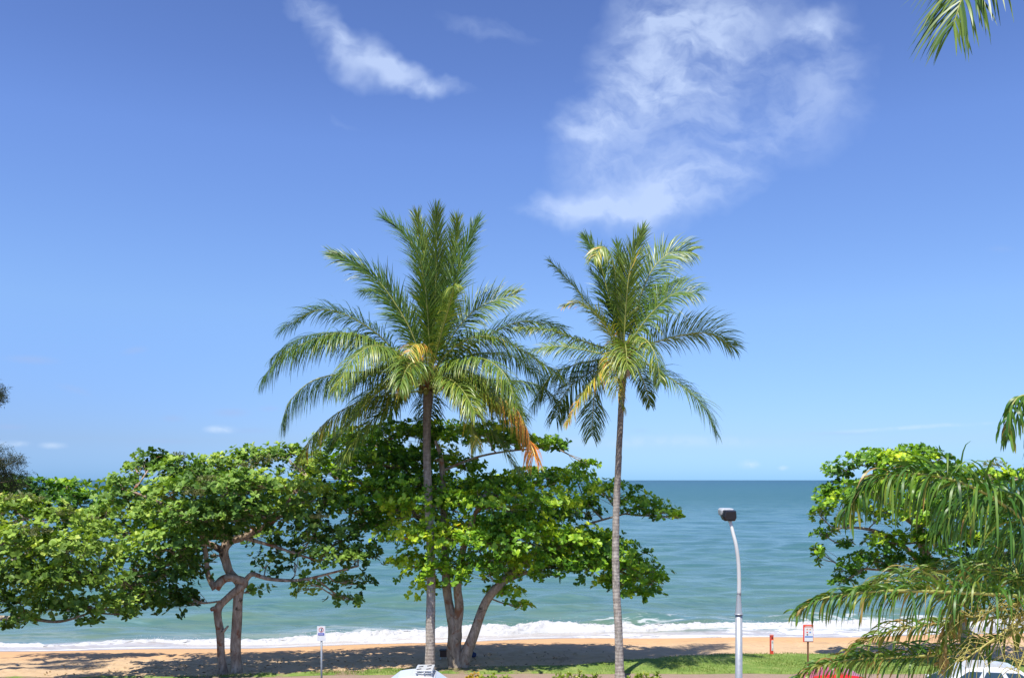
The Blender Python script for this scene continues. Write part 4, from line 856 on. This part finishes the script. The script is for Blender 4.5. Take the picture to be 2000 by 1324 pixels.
d = 35.4; p = P(1507, 1240, d); x = p[0]; zt = p[2]; gz = .02
root = empty('marker_post', (x, d, gz)); tag(root, 'short red post with a white label standing where lawn meets sand', 'post')
mb = MB(); mb.box((x, d, (zt+gz)/2), (.125, .125, zt-gz)); mb.build('post', M_sr, root, bevel=.012)
mb = MB(); mb.box((x, d, zt+.012), (.145, .145, .024)); mb.build('cap', m_simple('faded_red', (.7, .22, .18), .5), root, bevel=.005)
mb = MB(); mb.box((x+.014, d-.065, zt-.395), (.078, .006, .42)); lb = mb.build('label_plate', M_sw, root)
mb = MB()
for k in range(6): mb.box((x+.014, d-.0695, zt-.24-.03*k if k < 3 else zt-.40-.04*k), (.05, .003, .010))
mb.build('lettering', M_sk, root)
mb = MB(); mb.tube([(x+.012, d-.0615, zt-.09), (x+.012, d-.068, zt-.09)], .032, 16); mb.build('peep_hole', M_sk, root)

# ------------------------------------------------------------------ cars
def m_paint(name, col):
    m, t = material(name); g = t.node('ShaderNodeTexCoord').outputs['Object']; n = t.noise(g, 3, 5, .6)
    finish(t, principled(t, t.mix(n, tuple(c*.93 for c in col), col), .28, .5, **{'Coat Weight': .8, 'Coat Roughness': .05})); return m
M_cw = m_paint('white_car_paint', (.78, .79, .80)); M_cr = m_paint('red_car_paint', (.62, .015, .012))
m, t = material('car_glass'); finish(t, principled(t, (.03, .06, .075), .04, .9)); M_glass = m
M_tyre = m_simple('tyre_rubber', (.02, .02, .02), .85); M_rim = m_simple('alloy_rim', (.5, .5, .52), .3, .5, .8)
M_headl = m_simple('headlight_lens', (.75, .78, .8), .1, .8); M_tail = m_simple('tail_light_lens', (.45, .01, .01), .15, .8)
def car(name, label, loc, rz, paint, Hc=1.5, Lc=4.3, van=False, group=None, extra=None):
    root = empty(name, loc, rz); tag(root, label, 'car' if not van else 'van', group)
    x0, y0, z0 = loc
    def L2W(v): ca, sa = math.cos(rz), math.sin(rz); return (x0+v[0]*ca-v[1]*sa, y0+v[0]*sa+v[1]*ca, z0+v[2])
    def part(nm, vs, fs, mt, par=None, smooth=False, bev=0):
        mb = MB(); mb.add([L2W(v) for v in vs], fs); o = mb.build(nm, mt, root, smooth=smooth, bevel=bev)
        if par is not None: o.parent = par
        return o
    h = Lc/2; belt = Hc*.60
    if van: st_ = [(-h, .45, belt*.98, .80), (-h+.03, .35, belt, .84), (-h*.5, .22, belt, .87), (h*.25, .22, belt, .87), (h*.55, .25, belt*.98, .86), (h*.85, .3, belt*.86, .80), (h, .4, belt*.68, .66)]
    else: st_ = [(-h, .45, belt*.85, .66), (-h+.12, .35, belt*.97, .78), (-h*.5, .22, belt, .86), (0, .2, belt, .87), (h*.4, .22, belt*.97, .86), (h*.8, .28, belt*.82, .80), (h*.95, .33, belt*.70, .70), (h, .42, belt*.58, .60)]
    n = 12; vs = []
    for (x, zb, zt_, w_) in st_:
        cs = [(-.72, 0), (-.98, .12), (-1, .45), (-.97, .8), (-.90, .95), (-.75, 1.0), (.75, 1.0), (.90, .95), (.97, .8), (1, .45), (.98, .12), (.72, 0)]
        for a, b_ in cs: vs.append((x, a*w_, zb+b_*(zt_-zb)))
    fs = [(i*n+k, i*n+(k+1) % n, (i+1)*n+(k+1) % n, (i+1)*n+k) for i in range(len(st_)-1) for k in range(n)]+[tuple(range(n)), tuple((len(st_)-1)*n+k for k in range(n))]
    body = part('body', vs, fs, paint, smooth=True)
    # cabin (greenhouse)
    if van: cab = [(-h+.02, belt-.03, -h+.10, Hc), (h*.72, belt*.90, h*.30, Hc)]
    else: cab = [(-h+.15, belt-.03, -h*.52, Hc), (h*.52, belt-.06, h*.10, Hc)]
    xr0, zr0, xt0, zt0 = cab[0]; xf0, zf0, xt1, zt1 = cab[1]; wb, wt = .80, .63 if not van else .72
    vs = []; n = 6; k = 8
    for i in range(k+1):
        s_ = i/k; xb = xr0+(xf0-xr0)*s_; xt = xt0+(xt1-xt0)*s_; zb = zr0+(zf0-zr0)*s_; crown = Hc-.055*(2*s_-1)**2
        vs += [(xb, -wb, zb), (xt, -wt, crown-.07), (xt, -wt*.82, crown-.005), (xt, wt*.82, crown-.005), (xt, wt, crown-.07), (xb, wb, zb)]
    fs = [(i*n+a, i*n+a+1, (i+1)*n+a+1, (i+1)*n+a) for i in range(k) for a in range(n-1)]+[tuple(range(n)), tuple(k*n+a for a in range(n))]
    part('roof', vs, fs, paint, smooth=False, bev=.02)
    def quad(nm, q, off, mt=M_glass):
        q = [np.array(v, float) for v in q]; nr = np.cross(q[1]-q[0], q[2]-q[0]); nr /= np.linalg.norm(nr)
        if np.dot(nr, off) < 0: nr = -nr
        ctr = sum(q)/4; q = [ctr+(v-ctr)*.90+nr*.012 for v in q]; r_ = [v-nr*.02 for v in q]
        part(nm, q+r_, [(0, 1, 2, 3), (7, 6, 5, 4), (0, 4, 5, 1), (1, 5, 6, 2), (2, 6, 7, 3), (3, 7, 4, 0)], mt)
    quad('windscreen', [(xf0, -wb, zf0), (xf0, wb, zf0), (xt1, wt, Hc-.125), (xt1, -wt, Hc-.125)], (1, 0, .3))
    quad('rear_window', [(xr0, -wb, zr0+.04), (xr0, wb, zr0+.04), (xt0, wt, Hc-.125), (xt0, -wt, Hc-.125)], (-1, 0, .3))
    for sg in (-1, 1):
        for (a, b_) in ((.04, .33), (.36, .66), (.69, .97)):
            xb = lambda s_: xr0+(xf0-xr0)*s_
            xt = lambda s_: xt0+(xt1-xt0)*s_
            quad('side_window', [(xb(a), sg*wb, belt), (xb(b_), sg*wb, belt-.02), (xt(b_), sg*wt, Hc-.10), (xt(a), sg*wt, Hc-.10)], (0, sg, .2))
        mb = MB(); c = L2W((xf0-.25, sg*(.93), belt+.04)); mb.box(c, (.10, .17, .12), rz); mb.build('wing_mirror', paint, root, bevel=.02)
        for xx, mt, nm in ((h-.10, M_headl, 'headlight'), (-h+.06, M_tail, 'tail_light')):
            mb = MB(); c = L2W((xx, sg*.56, belt*.70 if xx > 0 else belt*.82)); mb.box(c, (.14, .26, .12), rz); mb.build(nm, mt, root, bevel=.02)
        for xx in (-h*.62, h*.64):
            mb = MB(); mb.tube([L2W((xx, sg*.70, .31)), L2W((xx, sg*.715, .31)), L2W((xx, sg*.87, .31)), L2W((xx, sg*.885, .31))], [.28, .31, .31, .28], 24); wh = mb.build('wheel', M_tyre, root, smooth=True)
            mb = MB(); mb.tube([L2W((xx, sg*.86, .31)), L2W((xx, sg*.892, .31))], [.20, .19], 20); rm = mb.build('rim', M_rim, root); rm.parent = wh
    if extra: extra(root, L2W)
    return root
def roof_rack(root, L2W):
    mb = MB(); xa, xb, zt = -.40, .12, 1.50
    for y_ in (-.5, .5): mb.tube([L2W((xa, y_, zt)), L2W((xb, y_, zt))], .016, 8)
    for x_ in (xa+.04, (xa+xb)/2, xb-.04):
        mb.tube([L2W((x_, -.55, zt+.02)), L2W((x_, .55, zt+.02))], .016, 8)
        for y_ in (-.5, .5): mb.tube([L2W((x_, y_, 1.36)), L2W((x_, y_, zt))], .014, 6)
    mb.build('roof_rack', M_silver, root, smooth=True)
    mb = MB(); mb.box(L2W(((xa+xb)/2, 0, zt+.05)), (.50, .8, .03), 0); mb.build('rack_board', M_cw, root, bevel=.008)
    mb = MB()
    for (a, b_) in ((-.22, -.3), (.05, -.28), (-.18, .05), (.06, .15)): mb.tube([L2W(((xa+xb)/2+a, b_, zt+.068)), L2W(((xa+xb)/2+a+.12, b_+.08, zt+.072))], .016, 6)
    mb.build('rack_straps', M_black, root)
car('parked_car', 'white parked car with a roof rack beside the left palm trunk, only its roof showing', (-2.38, 25.7, .01), R(3), M_cw, 1.43, 3.4, False, 'vehicles parked below the beach', roof_rack)
pr_ = P(1605, 1300, 26); car('parked_car', 'red parked car half hidden by the drooping palm leaves at right', (pr_[0]-.15, 25.9, .01), R(175), M_cr, 1.44, 4.2, False, 'vehicles parked below the beach')
pw = P(1860, 1293, 26); car('parked_car', 'white parked car behind the palm leaves in the lower right corner', (pw[0]+.35, 25.7, .01), R(168), M_cw, 1.70, 4.5, False, 'vehicles parked below the beach')

# ------------------------------------------------------------------ shrubs in the garden bed
M_shrub = m_leaf('shrub_leaf', [(0, (.08, .15, .02)), (.5, (.24, .33, .04)), (1, (.50, .50, .08))], .3, .4)
M_shrub_y = m_leaf('orange_shrub_leaf', [(0, (.30, .28, .03)), (.5, (.60, .42, .04)), (1, (.70, .30, .04))], .3, .4)
def shrub(px, py, wpx, mat, label, hh=.85):
    d = 28.3; c = P(px, py+4, d); rx = wpx*d/F/2; zt = c[2]
    root = empty('garden_shrub', (c[0], d, .06)); tag(root, label, 'shrub', 'shrubs in the garden bed')
    mb = MB(); tips = []
    for k in range(int(12+rx*16)):
        bx_ = c[0]+rng.uniform(-.3, .3)*rx; tp = np.array([c[0]+rng.uniform(-1, 1)*rx, d+rng.uniform(-.4, .4), zt-rng.random()**2*.45]); tips.append(tp)
        mb.tube(spline([np.array([bx_, d, .03]), (np.array([bx_, d, .1])+tp)/2+rng.normal(0, .04, 3), tp], 5), [.014, .012, .01, .008, .005], 5)
    mb.build('stems', M_bark, root)
    q = np.array([t_+rng.normal(0, .06, 3)-np.array([0, 0, rng.random()*.35]) for t_ in tips for _ in range(9)])
    v, f_, t_ = rosettes(q, unit(rng.normal(0, .35, (len(q), 3))+np.array([0, 0, 1])), np.full(len(q), .14), 7, rng.normal(.55, .15, len(q)), (.2, 1.1), .8)
    nobj('foliage', v, f_, mat, root, {'tone': ('FACE', np.clip(t_, 0, 1))})
shrub(962, 1317, 60, M_shrub, 'green shrub in the bed right of the almond trunk, beside the orange one')
shrub(922, 1318, 20, M_shrub_y, 'small orange-yellow shrub right of the white van')
shrub(1120, 1317, 90, M_shrub, 'low yellow-green shrub left of the slim palm trunk')
shrub(1262, 1317, 80, M_shrub, 'low green shrub right of the slim palm trunk')

# ------------------------------------------------------------------ small things on the sand
d = 35.2; p = P(867, 1285, d); gz = float(ground_z(p[0], d)); zt = P(0, 1269, d)[2]
root = empty('beach_box', (p[0], d, gz)); tag(root, 'dark brown box on short legs in the shade behind the almond trunk', 'box')
mb = MB(); mb.box((p[0], d, (gz+zt)/2+.05), (.30, .28, zt-gz-.10)); mb.build('box_body', m_simple('dark_wood', (.09, .05, .035), .8), root, bevel=.01)
mb = MB(); mb.box((p[0]+.01, d, zt+.015), (.36, .34, .03)); mb.build('lid', m_simple('dark_lid', (.05, .04, .035), .7), root, bevel=.008)
for sx_ in (-.13, .13):
    for sy_ in (-.12, .12): mb = MB(); mb.tube([(p[0]+sx_, d+sy_, gz-.02), (p[0]+sx_, d+sy_, gz+.11)], .018, 8); mb.build('leg', M_white, root)
d = 35.6; p = P(922, 1282, d); gz = float(ground_z(p[0], d))
root = empty('beach_bag', (p[0], d, gz)); tag(root, 'small dark blue bag lying on the shaded sand right of the almond trunk', 'bag')
mb = MB(); mb.tube([(p[0]-.17, d, gz+.09), (p[0]-.14, d, gz+.10), (p[0], d, gz+.11), (p[0]+.14, d, gz+.10), (p[0]+.17, d, gz+.09)], [.03, .09, .11, .09, .03], 12, wob=.1); mb.build('bag_body', m_simple('navy_fabric', (.03, .05, .14), .8), root, smooth=True)
mb = MB(); mb.tube(spline([(p[0]-.1, d, gz+.18), (p[0], d-.03, gz+.29), (p[0]+.1, d, gz+.18)], 10), .010, 6); mb.build('handle', M_sk, root, smooth=True)
# fallen leaves
N = 420; lx = rng.uniform(-17, 4, N); ly = grass_y(lx)+rng.random(N)**1.5*4.2-.3; lz = ground_z(lx, ly)+.06
q = np.stack([lx, ly, lz], -1); v, f_, t_ = rosettes(q, np.repeat([[0, 0, 1.0]], N, 0)+rng.normal(0, .3, (N, 3)), np.full(N, .13), 1, rng.random(N), (-.1, .3), .8)
M_dead = m_leaf('dead_leaf', [(0, (.10, .05, .025)), (.6, (.26, .15, .07)), (1, (.42, .30, .17))], .1, .7)
tag(nobj('leaf_litter', v, f_, M_dead, attrs={'tone': ('FACE', np.clip(t_, 0, 1))}), 'dry fallen leaves scattered on the shaded sand under the trees', 'leaf litter', kind='stuff')
print('faces', sum(len(o.data.polygons) for o in COL.objects if o.type == 'MESH'))
